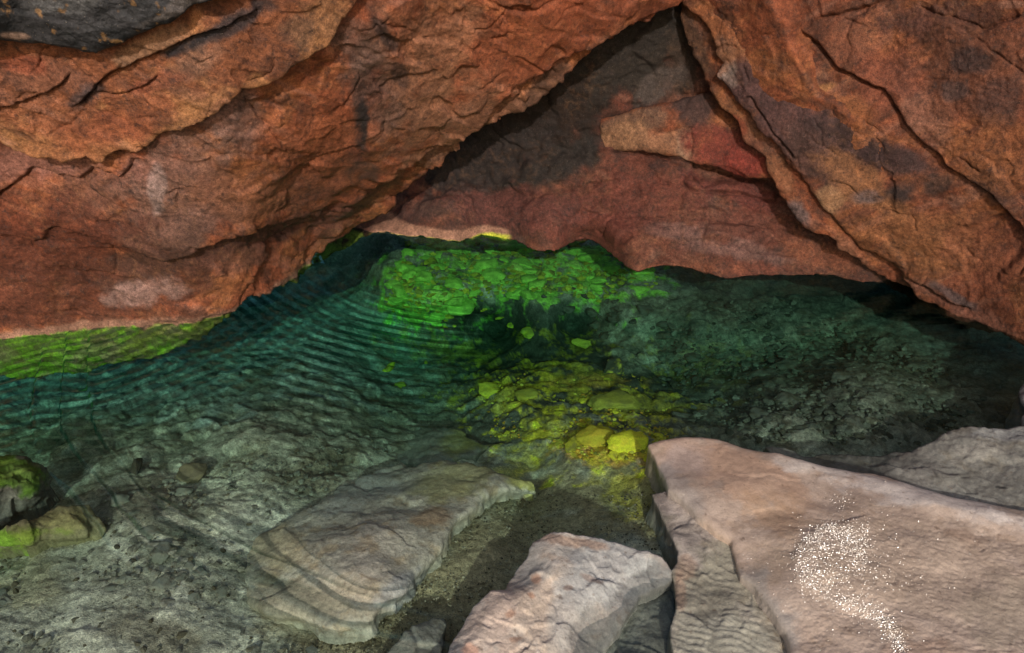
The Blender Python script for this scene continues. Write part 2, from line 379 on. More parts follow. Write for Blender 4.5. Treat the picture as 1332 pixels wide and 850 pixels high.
items_l = [
    (80, 330, 190, 60, 0, (.085, .027, .013), .8), (260, 340, 120, 26, -15, (.06, .026, .016), .75), (440, 215, 60, 30, -20, (.17, .07, .045), .5), (120, 260, 50, 40, 0, (.13, .075, .055), .6), (380, 250, 80, 26, -20, (.2, .085, .045), .5),  # broad lower-left patches paint light falloff and underside shade into the rock
    (230, 250, 75, 70, 10, (.20, .115, .085), .7), (60, 215, 110, 28, 0, (.30, .14, .10), .8), (300, 150, 60, 35, 60, (.19, .13, .105), .6),
    (60, 300, 110, 50, 5, (.13, .04, .02), .6), (110, 380, 160, 40, -5, (.11, .038, .02), .7), (190, 350, 70, 30, -10, (.10, .05, .032), .65),  # dark ones here also paint the shade low on the left
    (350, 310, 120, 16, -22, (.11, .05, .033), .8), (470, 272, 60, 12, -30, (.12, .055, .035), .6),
    (600, 120, 110, 90, -20, (.30, .155, .09), .65), (560, 60, 80, 70, 0, (.33, .15, .075), .5), (480, 110, 30, 60, -25, (.12, .08, .065), .55), (470, 60, 40, 40, 0, (.18, .12, .09), .5),
    (471, 165, 9, 42, 3, (.045, .035, .032), .95), (500, 45, 8, 40, -35, DARK, .7), (520, 95, 10, 22, -25, DARK, .6), (460, 220, 32, 12, 10, (.09, .055, .04), .7),
    (400, 190, 60, 45, 10, (.36, .12, .05), .6), (690, 60, 90, 50, -30, (.30, .085, .035), .7), (800, 20, 90, 25, -25, (.24, .075, .035), .6),
    (185, 385, 45, 14, -8, (.34, .22, .18), .65), (205, 245, 10, 26, 0, (.42, .36, .33), .35), (310, 345, 40, 16, -30, (.34, .16, .10), .4),
    (720, 118, 50, 12, -38, (.10, .06, .04), .7), (245, 90, 60, 30, -20, ORANGE, .5), (20, 365, 50, 40, 0, (.16, .055, .03), .5), (320, 255, 60, 25, 5, (.38, .16, .08), .5)]
o = sheet('leaning_rock', outl, yl, 'Y', M_RED, rock_color(items_l, tide=tide_left, off=1., gain=1.25), rock_disp(.03, .012, .005, (.5, 0, .86), 1.), step=1.7, cracks=cracks_l+hairlines(1, (0, 180, 520, 430), 14, -22)+hairlines(2, (420, 0, 860, 180), 12, -38), lam=1e-4, edge_r=.014, edge_d=.35, jag=5., jag_s=14., part=('green_band', 'bright green band along the waterline', lambda v, c: (v[:, 2] < .004) & (c[:, 1] > c[:, 0]*.95)))
tag(o, 'huge rust red rock on the left with a green band at its waterline', 'rock')

# ------------------------------------------------------------------ the orange layer above it
up_edge = [(466, 0), (459, 16), (448, 33), (438, 46), (431, 58), (412, 72), (396, 80), (380, 92), (370, 105), (352, 116), (335, 119), (318, 122), (300, 137),
           (283, 150), (262, 163), (245, 164), (225, 173), (200, 187), (176, 205), (162, 197), (148, 199), (135, 214), (125, 212), (112, 203), (98, 208), (82, 214), (68, 206), (50, 208), (35, 205), (15, 198), (0, 190), (-60, 160), (-420, 60)]
c2 = [dict(l=[(-30, 146), (0, 141), (30, 135), (60, 122), (80, 108), (92, 95)], w=1.8, d=.022, s=.02, far=40),
      dict(l=[(90, 144), (108, 132), (122, 118), (130, 105), (150, 92), (170, 82), (200, 70), (230, 55), (260, 42), (290, 32), (340, 10)], w=1.8, d=.024, s=.025, far=45),
      dict(l=[(118, 120), (150, 125), (180, 118), (208, 98)], w=1.4, d=.014, s=.012, far=25),
      dict(l=[(60, 180), (90, 165), (110, 145)], w=2., d=.008)]
items2 = [(300, 30, 90, 14, -28, (.06, .05, .05), .8), (250, 55, 50, 8, -28, BLACK, .8), (105, 128, 22, 16, -30, (.06, .05, .05), .7), (120, 115, 16, 10, 0, (.07, .06, .06), .6), (60, 100, 60, 22, 0, (.22, .10, .06), .6),
          (200, 55, 55, 14, -25, (.34, .20, .11), .7), (260, 80, 40, 20, -25, (.30, .18, .12), .5), (90, 195, 90, 14, 0, (.46, .2, .08), .55), (250, 150, 60, 12, -35, OCHRE, .5), (420, 30, 30, 45, 20, OCHRE, .45),
          (390, 40, 30, 18, -30, (.11, .075, .055), .5), (150, 170, 60, 20, -10, RUST, .5), (30, 85, 30, 12, 0, (.36, .10, .05), .5), (200, 110, 50, 12, -15, (.22, .07, .04), .6)]
up = [(-420, -260), (560, -260), (500, -60)]+up_edge
def shifted(pts, dy): return [(x, y, v+dy) for x, y, v in pts]
y2 = shifted([(-420, -200, 1.75), (-420, 60, 1.95), (0, -100, 2.35), (0, 190, 2.57), (200, 186, 2.63), (300, 0, 2.58), (300, 130, 2.64), (460, 0, 2.8), (400, 80, 2.75), (560, -260, 2.5)], -.115)
o = sheet('rock_layer', up, y2, 'Y', M_RED, rock_color(items2, base=(.30, .115, .052), alt=OCHRE, off=7., gain=1.2), rock_disp(.02, .014, .006, (.45, 0, .9), 7.), step=1.7, cracks=c2+hairlines(3, (0, 60, 450, 200), 12, -28), edge_r=.02, edge_d=.16, jag=4.5, jag_s=14.)
tag(o, 'orange brown rock layer with ragged lower edge, just under the black slab', 'rock')
# ------------------------------------------------------------------ the black slab on top
dk = [(-420, -260), (480, -260), (400, -60), (330, -22), (290, 0), (270, 6), (252, 12), (238, 22), (222, 32), (205, 36), (190, 45), (170, 55), (150, 64), (125, 71), (105, 71), (80, 67), (55, 63), (30, 63), (0, 60), (-420, 40)]
def dark_col(V, X, Y, sd, Nn):
    a = fbm(V, 5., 5, .65, 3.); col = lerp((.009, .0088, .0095), (.026, .024, .025), ss(-.1, .8, a))
    col = blobs(col, V, X, Y, [(80, 2, 60, 13, 0, (.075, .072, .072), .75), (150, 25, 90, 12, -15, (.045, .043, .045), .5), (20, 48, 18, 6, 0, (.28, .17, .12), .6), (230, 10, 60, 8, -25, (.10, .08, .07), .5)])
    sp = ss(.62, .8, fbm(V, 24., 3, .6, 6.)); return lerp(col, (.22, .11, .035), .6*sp)
o = sheet('black_slab', dk, shifted(y2, -.09), 'Y', M_BLACK, dark_col, rock_disp(.02, .008, .004, (.3, 0, .95), 12.), step=1.7, edge_r=.035, edge_d=.14, jag=3.)
tag(o, 'smooth black rock slab with ochre specks in the top left corner of the cave', 'rock')

# ------------------------------------------------------------------ the back wall
wb = [(486, 303), (505, 303), (530, 307), (560, 309), (598, 314), (625, 306), (650, 309), (680, 316), (692, 324), (720, 327), (735, 321), (750, 312), (766, 311), (785, 322), (800, 335), (812, 345), (828, 352), (850, 347),
      (870, 345), (900, 349), (920, 356), (945, 362), (975, 358), (1010, 358), (1050, 358), (1080, 357), (1100, 362), (1125, 367), (1145, 366), (1180, 384), (1260, 430)]
wb_low = [(x, y+2) for x, y in wb]
ow = [(400, 350), (380, -120), (1300, -120), (1300, 460)]+wb_low[::-1]
ybk = [(x, y, wl(x, y)) for x, y in wb if x < 1150]+[(x, y+18, wl(x, y)) for x, y in wb[::3] if x < 1150]+[(1180, 384, 3.34), (1260, 430, 3.3), (1180, 410, 3.34), (1300, 470, 3.3), (400, 250, 4.2), (884, 10, 3.78), (650, 250, 3.95), (850, 150, 3.80), (1000, 300, 3.5), (700, 110, 3.86), (780, 60, 3.84), (500, 280, 4.05), (1050, 330, 3.4), (1300, 200, 3.2), (900, 280, 3.55), (750, 280, 3.75), (640, 200, 3.95), (1000, 100, 3.6), (600, -100, 4.1), (1250, -100, 3.5), (640, 280, 3.88)]
def tide_back(col, V, X, Y):
    m = ss(478, 492, X)*ss(668, 655, X)
    z = V[..., 2]+.006*fbm(V, 12., 4, .6, 2.)
    col = lerp(col, PINKLINE, ss(.055, .04, z)*m)
    col = lerp(col, (.42, .42, .04), ss(.004+.022*ss(605, 650, 1.*X), -.008+.02*ss(605, 650, 1.*X), z)*m)
    return lerp(col, (.30, .34, .05), .85*ss(-.008, -.022, V[..., 2])*ss(1000, 850, X)*ss(-.4, .2, fbm(V, 14., 4, .6, 5.)+.1))
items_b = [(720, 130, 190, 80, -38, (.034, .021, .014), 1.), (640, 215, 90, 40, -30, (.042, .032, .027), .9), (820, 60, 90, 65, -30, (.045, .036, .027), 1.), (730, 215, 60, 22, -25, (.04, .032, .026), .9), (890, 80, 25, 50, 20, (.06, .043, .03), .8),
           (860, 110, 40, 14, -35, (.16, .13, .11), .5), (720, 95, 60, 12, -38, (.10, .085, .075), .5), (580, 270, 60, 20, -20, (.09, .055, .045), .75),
           (700, 275, 110, 26, 0, (.16, .06, .045), .8), (830, 260, 90, 30, 5, (.2, .064, .042), .6), (940, 310, 100, 26, 5, (.2, .08, .055), .6), (880, 305, 50, 10, 5, (.28, .17, .14), .5), (960, 330, 60, 9, 8, (.28, .17, .14), .5), (900, 350, 60, 8, 0, (.36, .13, .07), .6),
           (780, 300, 60, 20, 0, (.25, .08, .055), .6), (960, 250, 60, 20, 15, (.20, .06, .045), .7), (1060, 330, 60, 16, 15, (.30, .11, .055), .6), (600, 300, 60, 5, 0, (.2, .1, .07), .5)]
ckb = [dict(l=[(800, 196), (836, 200), (888, 212), (935, 222), (970, 232), (1000, 234)], w=2, d=.02, s=.01, far=30), dict(l=[(884, 240), (905, 253), (935, 254), (960, 254), (985, 260), (1012, 262)], w=2., d=.02, s=.02, far=30),
       dict(l=[(690, 262), (730, 250), (770, 240), (810, 235)], w=2, d=.012), dict(l=[(880, 315), (930, 318), (980, 330), (1040, 335)], w=2.4, d=.014, s=.012, far=25),
       dict(l=[(880, 278), (930, 292), (1000, 300), (1040, 310)], w=2., d=.01, s=.012, far=25), dict(l=[(835, 205), (860, 240), (875, 245)], w=1.8, d=.012), dict(l=[(730, 290), (760, 270), (800, 280)], w=1.8, d=.01)]
def darker(f, k):
    return lambda *a: f(*a)*k
def back_disp(P, X, Y, sd):
    h = rock_disp(.03, .012, .005, None, 17.)(P, X, Y, sd)+.10*facet(P*np.array([.6, 1., 1.4]), 9., 3.)+.08*facet(P, 24., 9.)
    b = ss(-14, 14, (Y-235)+.28*(X-640)*(X < 900)+10*fbm(P, 8., 4, .6, 4.))
    return (h+.05*b)*(.08+.92*ss(.0, .14, P[..., 2]))
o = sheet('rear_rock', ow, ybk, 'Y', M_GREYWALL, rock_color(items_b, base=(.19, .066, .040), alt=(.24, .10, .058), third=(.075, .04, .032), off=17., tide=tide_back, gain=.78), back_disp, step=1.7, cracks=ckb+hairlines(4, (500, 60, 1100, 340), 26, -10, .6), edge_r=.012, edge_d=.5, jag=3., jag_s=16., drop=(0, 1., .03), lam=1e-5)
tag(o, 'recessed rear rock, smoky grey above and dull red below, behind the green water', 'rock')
# ------------------------------------------------------------------ the block that sticks out of the back wall
blk = [(778, 153), (779, 172), (782, 190), (792, 199), (815, 201), (836, 197), (863, 205), (888, 209), (905, 213), (935, 220), (955, 229), (975, 233), (1010, 232), (1000, 190), (965, 150), (940, 120), (915, 118), (880, 128), (845, 138), (808, 147)]
yb2 = [(778, 153, 3.83), (792, 199, 3.80), (850, 170, 3.66), (900, 150, 3.62), (888, 209, 3.62), (975, 233, 3.46), (1010, 200, 3.40), (940, 120, 3.68)]
ib = [(830, 160, 60, 16, -8, (.20, .125, .08), .7), (815, 180, 40, 18, 0, (.42, .23, .12), .8), (860, 188, 30, 20, 0, (.42, .22, .12), .75), (893, 190, 12, 22, 0, (.46, .30, .19), .8), (905, 145, 32, 24, 20, (.075, .045, .038), .85), (945, 195, 50, 38, 25, RED, .9), (975, 215, 30, 16, 20, (.30, .06, .04), .8)]
o = sheet('wedged_block', blk, yb2, 'Y', M_RED, rock_color(ib, off=22., gain=.85), rock_disp(.016, .012, .005, None, 22.), step=1.6, edge_r=.03, edge_d=.22, jag=3.5,
          cracks=[dict(l=[(893, 208), (900, 185), (898, 165)], w=2, d=.012)])
tag(o, 'angular tan and brick red block jutting from the middle of the rear rock', 'rock')
# ------------------------------------------------------------------ strip under the right slab
stl = [(884, 9), (886, 24), (890, 40), (896, 55), (905, 78), (915, 105), (925, 125), (936, 142), (954, 160), (967, 186), (980, 196), (995, 206), (995, 222), (1005, 240), (1015, 257), (1032, 284), (1046, 295), (1066, 305), (1087, 315), (1090, 325), (1106, 334), (1121, 346), (1136, 357), (1150, 367),
       (1200, 385), (1260, 400), (1260, 250), (1060, 120), (980, -40), (900, -40)]
yst = [(884, 9, 3.72), (925, 125, 3.56), (995, 210, 3.38), (1032, 284, 3.30), (1090, 320, 3.22), (1150, 367, 3.2), (1260, 250, 2.95), (1060, 120, 3.2), (980, -40, 3.3), (1260, 400, 3.05)]
ist = [(905, 60, 14, 40, -20, (.10, .065, .045), .7), (945, 140, 20, 12, 40, (.36, .17, .08), .5), (1015, 225, 16, 30, -30, (.36, .17, .085), .6), (1040, 280, 18, 10, 40, (.2, .15, .14), .7), (1100, 322, 30, 12, 35, (.34, .16, .09), .6), (960, 165, 12, 8, 40, (.36, .10, .05), .7)]
o = sheet('split_rock', stl, yst, 'Y', M_RED, rock_color(ist, off=27.), rock_disp(.016, .014, .006, None, 27.), step=1.6, edge_r=.025, edge_d=.2, jag=4., jag_s=14.)
tag(o, 'narrow broken strip of rust rock under the left edge of the great right hand slab', 'rock')
# ------------------------------------------------------------------ the right slab
rt = [(886, 6), (900, 20), (917, 31), (926, 51), (930, 72), (938, 82), (932, 92), (934, 103), (944, 116), (955, 130), (963, 141), (972, 150), (981, 167), (1001, 181), (1008, 195), (1012, 205), (1022, 218), (1034, 230), (1046, 242), (1058, 258), (1070, 274), (1093, 294), (1104, 308), (1117, 321), (1141, 332), (1165, 352), (1179, 372), (1189, 387), (1212, 400),
      (1233, 411), (1261, 420), (1285, 428), (1330, 448), (1420, 480), (1750, 570), (1750, -260), (900, -260), (870, -60)]
yr = [(886, 6, 3.62), (930, 90, 3.5), (1000, 181, 3.3), (1070, 274, 3.2), (1165, 352, 3.12), (1330, 447, 2.72), (1100, 100, 3.16), (1332, 0, 2.85), (1332, 300, 2.75), (1750, -260, 2.3), (1750, 570, 2.0), (1000, -200, 3.4), (1200, 220, 2.98), (1550, 200, 2.45)]
ckr = [dict(l=[(1028, 36), (1045, 46), (1060, 58), (1085, 88), (1105, 97), (1120, 107), (1150, 120), (1160, 133), (1180, 165), (1200, 186), (1232, 216), (1260, 236), (1290, 258), (1310, 285), (1345, 320)][::-1], w=2.2, d=.022, s=-.028, far=70, f0=.02, f1=.03),
       dict(l=[(1066, 24), (1095, 17), (1120, 11), (1150, 0), (1180, -10)], w=2., d=.018, s=.014, far=30), dict(l=[(955, 42), (975, 36), (1000, 36), (1032, 32)], w=1.6, d=.012, s=.008, far=25),
       dict(l=[(930, 62), (945, 60), (960, 60)], w=1.6, d=.014), dict(l=[(960, 128), (975, 128), (990, 150), (1005, 172), (1035, 210)], w=1.6, d=.012, s=.012, far=18),
       dict(l=[(1190, 10), (1240, 25), (1280, 38), (1330, 20)], w=2, d=.014, s=-.012, far=30), dict(l=[(1270, 50), (1300, 72), (1332, 95)], w=1.6, d=.01), dict(l=[(1110, 155), (1140, 170), (1150, 172)], w=1.4, d=.008),
       dict(l=[(1175, 362), (1200, 372), (1230, 392), (1262, 405)], w=2., d=.02, s=.015, far=20), dict(l=[(1140, 0), (1175, 165), (1180, 170)], w=1, d=0),
       dict(l=[(1300, 265), (1325, 300), (1345, 330)], w=1.8, d=.012, s=.012, far=25)]
ir = [(985, 105, 55, 40, 25, MAUVE, .9), (1030, 140, 70, 40, 40, MAUVE, .8), (1090, 175, 60, 34, 40, (.085, .05, .045), .85), (1060, 205, 60, 26, 40, (.11, .06, .047), .8), (1150, 205, 50, 20, 20, (.085, .05, .045), .85), (1000, 170, 26, 14, 40, MAUVE, .7),
      (1110, 145, 40, 18, 25, ORANGE, .7), (1060, 120, 26, 6, -20, OCHRE, .85), (945, 75, 12, 28, -10, (.30, .24, .20), .8), (950, 50, 60, 30, 0, (.40, .16, .065), .6), (1000, 60, 50, 16, -10, (.36, .17, .08), .5), (930, 15, 30, 15, 0, ORANGE, .5),
      (1120, 45, 60, 30, -15, (.40, .165, .09), .5), (1160, 110, 60, 40, 30, (.36, .125, .07), .5), (1200, 155, 40, 30, 40, PINK, .5), (1220, 30, 80, 22, -5, (.11, .05, .036), .75), (1270, 100, 70, 60, 20, (.17, .068, .036), .75), (1265, 80, 26, 16, 0, (.06, .04, .036), .7), (1245, 118, 20, 12, 0, (.08, .06, .055), .6), (1300, 130, 30, 30, 0, (.12, .06, .045), .6),
      (1130, 250, 60, 24, 35, (.38, .18, .08), .7), (1170, 250, 26, 18, 0, (.06, .048, .046), .8), (1220, 245, 30, 14, -20, (.08, .055, .045), .7), (1130, 258, 20, 10, 0, (.15, .14, .15), .7), (1080, 265, 18, 16, 30, (.45, .27, .14), .7), (1290, 250, 26, 10, 30, (.08, .045, .035), .6), (1200, 310, 90, 40, 25, (.36, .16, .065), .6),
      (1290, 340, 60, 40, 20, (.31, .115, .06), .5), (1250, 400, 60, 12, 28, (.20, .09, .06), .5), (1240, 385, 30, 6, 30, (.10, .09, .09), .6), (1300, 200, 50, 40, 0, (.34, .135, .055), .5), (1320, 5, 14, 6, 0, (.4, .2, .13), .8)]
o = sheet('rock_slab', rt, yr, 'Y', M_RED, rock_color(ir, base=(.26, .088, .042), off=31., gain=.92), rock_disp(.026, .016, .006, None, 31.), step=1.7, cracks=ckr+hairlines(5, (900, 0, 1332, 400), 24, 38, .6), edge_r=.03, edge_d=.3, jag=4.5, jag_s=12.)
tag(o, 'massive rust brown slab with mauve stains slanting down the right side', 'rock')

# ================================================================== pool bed
bed_pts = [(60, 655, .2), (0, 700, .17), (110, 712, .11), (60, 720, .12), (-60, 660, .2)]+[(x, y+a, d) for (x, y) in wb if 500 < x < 1120 for a, d in ((6, .27), (22, .28), (44, .29), (66, .31), (95, .40))]+[(450, 720, .13), (400, 690, .13), (540, 660, .16), (330, 760, .09), (400, 790, .10), (500, 640, .17), (495, 382, .44), (515, 408, .6), (560, 410, .47), (620, 408, .5), (660, 398, .46), (0, 850, .05), (150, 800, .06), (250, 700, .07), (150, 650, .10), (100, 560, .36), (30, 530, .48), (200, 480, .46), (350, 450, .48), (250, 560, .27), (350, 540, .23), (450, 500, .4), (480, 400, .48), (450, 345, .56), (380, 400, .55), 
           (560, 385, .28), (540, 360, .27), (600, 365, .28), (640, 370, .29), (650, 425, .62), (740, 420, .62), (600, 480, .6), (660, 505, .34), (760, 460, .4), (810, 485, .36), (850, 520, .32), (800, 585, .13), (850, 605, .10), (740, 585, .17), (800, 640, .14), (740, 560, .23), (700, 595, .24), (650, 560, .3), (900, 440, .27), (1000, 420, .27),
           (1200, 430, .30), (1100, 480, .22), (1000, 530, .18), (1200, 540, .17), (1300, 500, .2), (750, 650, .15), (650, 720, .12), (550, 800, .10), (450, 850, .10), (830, 680, .11), (900, 600, .16), (1000, 600, .18), (1100, 620, .18), (1332, 580, .12),
           (-500, 850, -.05), (-500, 500, .4), (1850, 500, .2), (666, 1000, .10), (-300, 1150, -.12), (666, 1150, -.06), (1500, 1150, .1), (400, 270, .9), (1300, 320, .38), (0, 470, .55), (1850, 800, .1), (1300, 800, .2), (600, 640, .17), (250, 620, .15)]
def bed_depth(X, Y): return np.maximum(tps(bed_pts, X, Y, 2e-3)+.035*ss(900, 700, X)*ss(560, 620, Y), -.2)
def bed_at(px, py, up=0.):
    d = bed_depth(np.array([float(px)]), np.array([float(py)])); return at_z(np.array([px]), np.array([py]), -d+up)[0]
green_poly = [(505, 405), (498, 380), (508, 352), (530, 326), (560, 312), (640, 300), (690, 310), (760, 312), (830, 345), (860, 365), (830, 385), (800, 390), (760, 388), (700, 385), (640, 392), (610, 402), (590, 420), (545, 424)]
def bed_color(V, X, Y, sd=None, Nn=None):
    a = fbm(V, 5., 5, .6, 2.); b = fbm(V, 13., 5, .65, 8.); c = fbm(V, 40., 3, .6, 4.)
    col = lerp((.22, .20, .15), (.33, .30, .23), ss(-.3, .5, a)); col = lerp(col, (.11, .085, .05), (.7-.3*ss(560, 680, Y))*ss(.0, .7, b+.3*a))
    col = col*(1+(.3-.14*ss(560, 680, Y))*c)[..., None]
    # silt trench in the middle foreground
    col = blobs(col, V, X, Y, [(620, 740, 190, 70, -38, (.20, .155, .095), .95), (780, 660, 130, 50, 10, (.20, .16, .095), .95), (480, 830, 120, 40, -10, (.20, .155, .095), .9),
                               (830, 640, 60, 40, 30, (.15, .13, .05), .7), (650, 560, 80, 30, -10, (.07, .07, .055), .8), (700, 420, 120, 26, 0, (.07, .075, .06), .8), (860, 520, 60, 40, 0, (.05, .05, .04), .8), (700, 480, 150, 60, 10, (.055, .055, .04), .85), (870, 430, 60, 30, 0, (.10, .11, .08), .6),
                               (420, 610, 60, 24, -10, (.09, .07, .045), .7), (180, 650, 70, 22, 0, (.13, .10, .07), .6), (100, 500, 260, 50, 0, (.24, .26, .24), .85), (400, 430, 160, 60, 20, (.27, .29, .27), .85), (1250, 430, 150, 50, 25, (.30, .32, .27), .7), (1050, 390, 120, 30, 0, (.13, .14, .11), .6),
                               (350, 700, 60, 40, 0, (.30, .28, .23), .5), (90, 800, 120, 50, 0, (.26, .23, .18), .4), (200, 830, 60, 24, 10, (.10, .08, .055), .6), (40, 760, 50, 30, 0, (.2, .16, .09), .5)])
    sdp = poly_sd(green_poly, X, Y)
    n = fbm(V, 9., 5, .65, 71.)
    g = ss(-12, 20, sdp+46*n)
    col = lerp(col, (.32, .62, .08), .92*g*ss(-.5, .2, n+.35*fbm(V, 22., 3, .6, 1.)))
    ylw = [(660, 515, 50, 24, -10, .85), (760, 452, 26, 10, 0, .7), (690, 436, 24, 7, 0, .7), (800, 580, 75, 24, 5, 1.), (850, 600, 26, 18, 40, 1.), (740, 500, 60, 20, 10, .6), (840, 530, 70, 16, 5, .55), (700, 590, 40, 20, 0, .35), (600, 460, 60, 12, 10, .5), (730, 560, 60, 18, 0, .55), (640, 620, 50, 14, -10, .3), (910, 480, 50, 26, 10, .35), (820, 630, 60, 22, 30, .35)]
    for (x, y, rx, ry, an, st) in ylw:
        col = blobs(col, V, X, Y, [(x, y, rx, ry, an, (.62, .50, .03), st*.6)], s=13., warp=1.7)
    col = blobs(col, V, X, Y, [(805, 590, 60, 14, 5, (.62, .30, .04), .45), (770, 500, 50, 8, 0, (.5, .28, .04), .4)], s=16., warp=1.)
    return col
def bed():
    xs = np.concatenate([np.linspace(-520, -30, 60)[:-1], np.arange(-30, 1362, 2.), np.linspace(1362, 1900, 60)[1:]])
    ys = np.concatenate([np.arange(262, 880, 1.8), np.linspace(880, 1160, 60)[1:]])
    X, Y = np.meshgrid(xs, ys); d = bed_depth(X, Y); P = at_z(X, Y, -d)
    f1, f2, idv = cells(P*np.array([1, 1, 1.]), 21., 3.)
    silt = np.clip(ss(60, -30, -poly_sd([(690, 625), (590, 690), (520, 770), (420, 830), (420, 1000), (880, 1000), (880, 700), (840, 640), (760, 610)], X, Y)), 0, 1)
    g1, g2, gid = cells(P, 9., 13.)
    k = (1-.85*silt)
    near = .2+.8*ss(680, 540, Y)
    h = .02*fbm(P, 4., 4, .55, 2.)+k*near*(.022*(gid-.3)*ss(.02, .2, g2-g1)+.012*(.6-f1)+.008*(idv-.5))+.003*fbm(P, 40., 3, .6, 5.)
    P[..., 2] += h
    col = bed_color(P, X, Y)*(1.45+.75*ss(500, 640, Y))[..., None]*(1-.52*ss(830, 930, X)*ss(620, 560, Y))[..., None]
    tone = 1+(.55*(gid-.5)+.35*(idv-.5))*k*(.55+.45*ss(660, 540, Y))
    col = col*tone[..., None]
    col = lerp(col, (.34, .36, .27), .3*ss(840, 920, X)*ss(380, 420, Y)*ss(-.3, .4, fbm(P, 7., 4, .6, 44.)))
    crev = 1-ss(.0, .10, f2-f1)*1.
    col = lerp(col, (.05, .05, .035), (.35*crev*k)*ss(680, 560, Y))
    ny, nx = X.shape; idx = np.arange(ny*nx).reshape(ny, nx)
    F = np.stack([idx[:-1, :-1], idx[1:, :-1], idx[1:, 1:], idx[:-1, 1:]], -1).reshape(-1, 4)
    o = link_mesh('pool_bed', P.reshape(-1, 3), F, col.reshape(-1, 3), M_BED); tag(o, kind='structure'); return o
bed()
# the cave floor the pool sits in, running back behind the viewer
def floor():
    n = 90; x = np.linspace(-9, 9, n); y = np.linspace(-9, .62, n); X, Y = np.meshgrid(x, y)
    P = np.stack([X, Y, .0*X], -1); P[..., 2] = .06+.06*fbm(P, 1.1, 5, .55, 4.)-.12*ss(-.1, .62, Y)
    idx = np.arange(n*n).reshape(n, n); F = np.stack([idx[:-1, :-1], idx[:-1, 1:], idx[1:, 1:], idx[1:, :-1]], -1).reshape(-1, 4)
    col = lerp((.24, .21, .17), (.13, .10, .075), ss(-.2, .5, fbm(P, 2., 5, .6, 1.)))
    o = link_mesh('cave_floor', P.reshape(-1, 3), F, col.reshape(-1, 3), M_BED); tag(o, kind='structure')
floor()

# ================================================================== stones
def ico(sub):
    import bmesh
    bm = bmesh.new(); bmesh.ops.create_icosphere(bm, subdivisions=sub, radius=1.)
    V = np.array([v.co[:] for v in bm.verts]); F = np.array([[v.index for v in f.verts] for f in bm.faces]); bm.free(); return V, F
IV, IF = ico(4)
def stone_mesh(name, seed, flat, colA, colB, mat):
    r = np.random.default_rng(seed); V = IV.copy()
    for _ in range(14):                # facets
        n = r.normal(size=3); n /= np.linalg.norm(n); d = r.uniform(.5, .88); s = V@n
        V = V-np.where(s > d, (s-d)*.85, 0)[:, None]*n
    V = V*(1+.16*fbm(V, 1.3, 3, .5, seed*3.1)+.09*fbm(V, 4.5, 5, .65, seed*1.7))[:, None]
    V[:, 2] *= flat; V[:, 1] *= r.uniform(.65, .95)
    c = lerp(colA, colB, ss(-.2, .5, fbm(V, 1.8, 4, .6, seed*2.3)))
    return link_mesh(name, V, IF, c, mat)
def scatter(protos, places, labels, cat, group):
    """first use of each prototype is the prototype itself, then copies sharing its mesh"""
    used = set()
    for k, (loc, size, rz, tilt, kind) in enumerate(places):
        p = protos[kind]
        if kind in used:
            o = p.copy(); COL.objects.link(o)
        else: o = p; used.add(kind)
        o.location = loc; o.scale = (size, size, size); o.rotation_euler = (tilt[0], tilt[1], rz)
        tag(o, labels, cat, group)
    for kind, p in enumerate(protos):
        if kind not in used: bpy.data.objects.remove(p)
def in_poly(poly, x, y): return poly_sd(poly, np.array([float(x)]), np.array([float(y)]))[0] > 0
def places_in(poly, n, smin, smax, kinds, sink=.25, powr=2.2):
    p = np.array(poly, float); out = []
    while len(out) < n:
        x = random.uniform(p[:, 0].min(), p[:, 0].max()); y = random.uniform(p[:, 1].min(), p[:, 1].max())
        if not in_poly(poly, x, y): continue
        b = bed_at(x, y); s = smin+(smax-smin)*random.random()**powr
        out.append((b+np.array([0, 0, s*(.3-sink)]), s, random.uniform(0, 6.28), (random.gauss(0, .15), random.gauss(0, .15)), random.choice(kinds)))
    return out
def spot(px, py, size, kind, rz=0., tilt=(0, 0), up=.2):
    return (bed_at(px, py)+np.array([0, 0, size*up]), size, rz, tilt, kind)

GC, YC = (.46, .50, .04), (.62, .52, .03)
gp = [stone_mesh('green_stone', 100+k, random.uniform(.35, .55), (.46, .86, .12), (.32, .60, .09), M_SUB) for k in range(5)]
pl = places_in(green_poly, 150, .02, .085, [0, 1, 2, 3, 4])
scatter(gp, pl, 'small flat green coated stone in the submerged heap below the rear rock', 'stone', 'green coated stones on the pool bed')
tp = [stone_mesh('grey_stone', 200+k, random.uniform(.35, .6), random.choice([(.16, .15, .12), (.12, .12, .095), (.2, .18, .145)]), (.09, .08, .055), M_SUB) for k in range(6)]
pl = places_in([(860, 400), (1000, 390), (1150, 440), (1290, 520), (1180, 570), (1000, 560), (880, 545), (850, 470)], 130, .018, .07, range(6), .3)
pl += places_in([(700, 370), (860, 380), (880, 470), (720, 420)], 25, .02, .06, range(6), .3)
pl2 = places_in([(130, 640), (300, 600), (420, 580), (560, 545), (420, 640), (310, 700), (280, 800), (120, 780), (0, 760), (-40, 840), (180, 700)], 90, .012, .05, range(4), .38)
np_ = [stone_mesh('grey_stone', 260+k, random.uniform(.3, .5), random.choice([(.34, .32, .26), (.28, .27, .21), (.38, .34, .27)]), (.22, .19, .14), M_SUB) for k in range(4)]
scatter(np_, pl2, 'small rounded grey stone lying on the pool bed under clear water', 'stone', 'grey stones on the pool bed')
scatter(tp, pl, 'small rounded grey stone lying on the pool bed under clear water', 'stone', 'grey stones on the pool bed')
yp = [stone_mesh('yellow_stone', 300+k, random.uniform(.3, .45), (.80, .70, .05), (.52, .42, .06), M_SUB) for k in range(4)]
pl = places_in([(600, 500), (700, 480), (880, 510), (880, 590), (760, 600), (640, 560)], 60, .008, .03, range(4), .2)
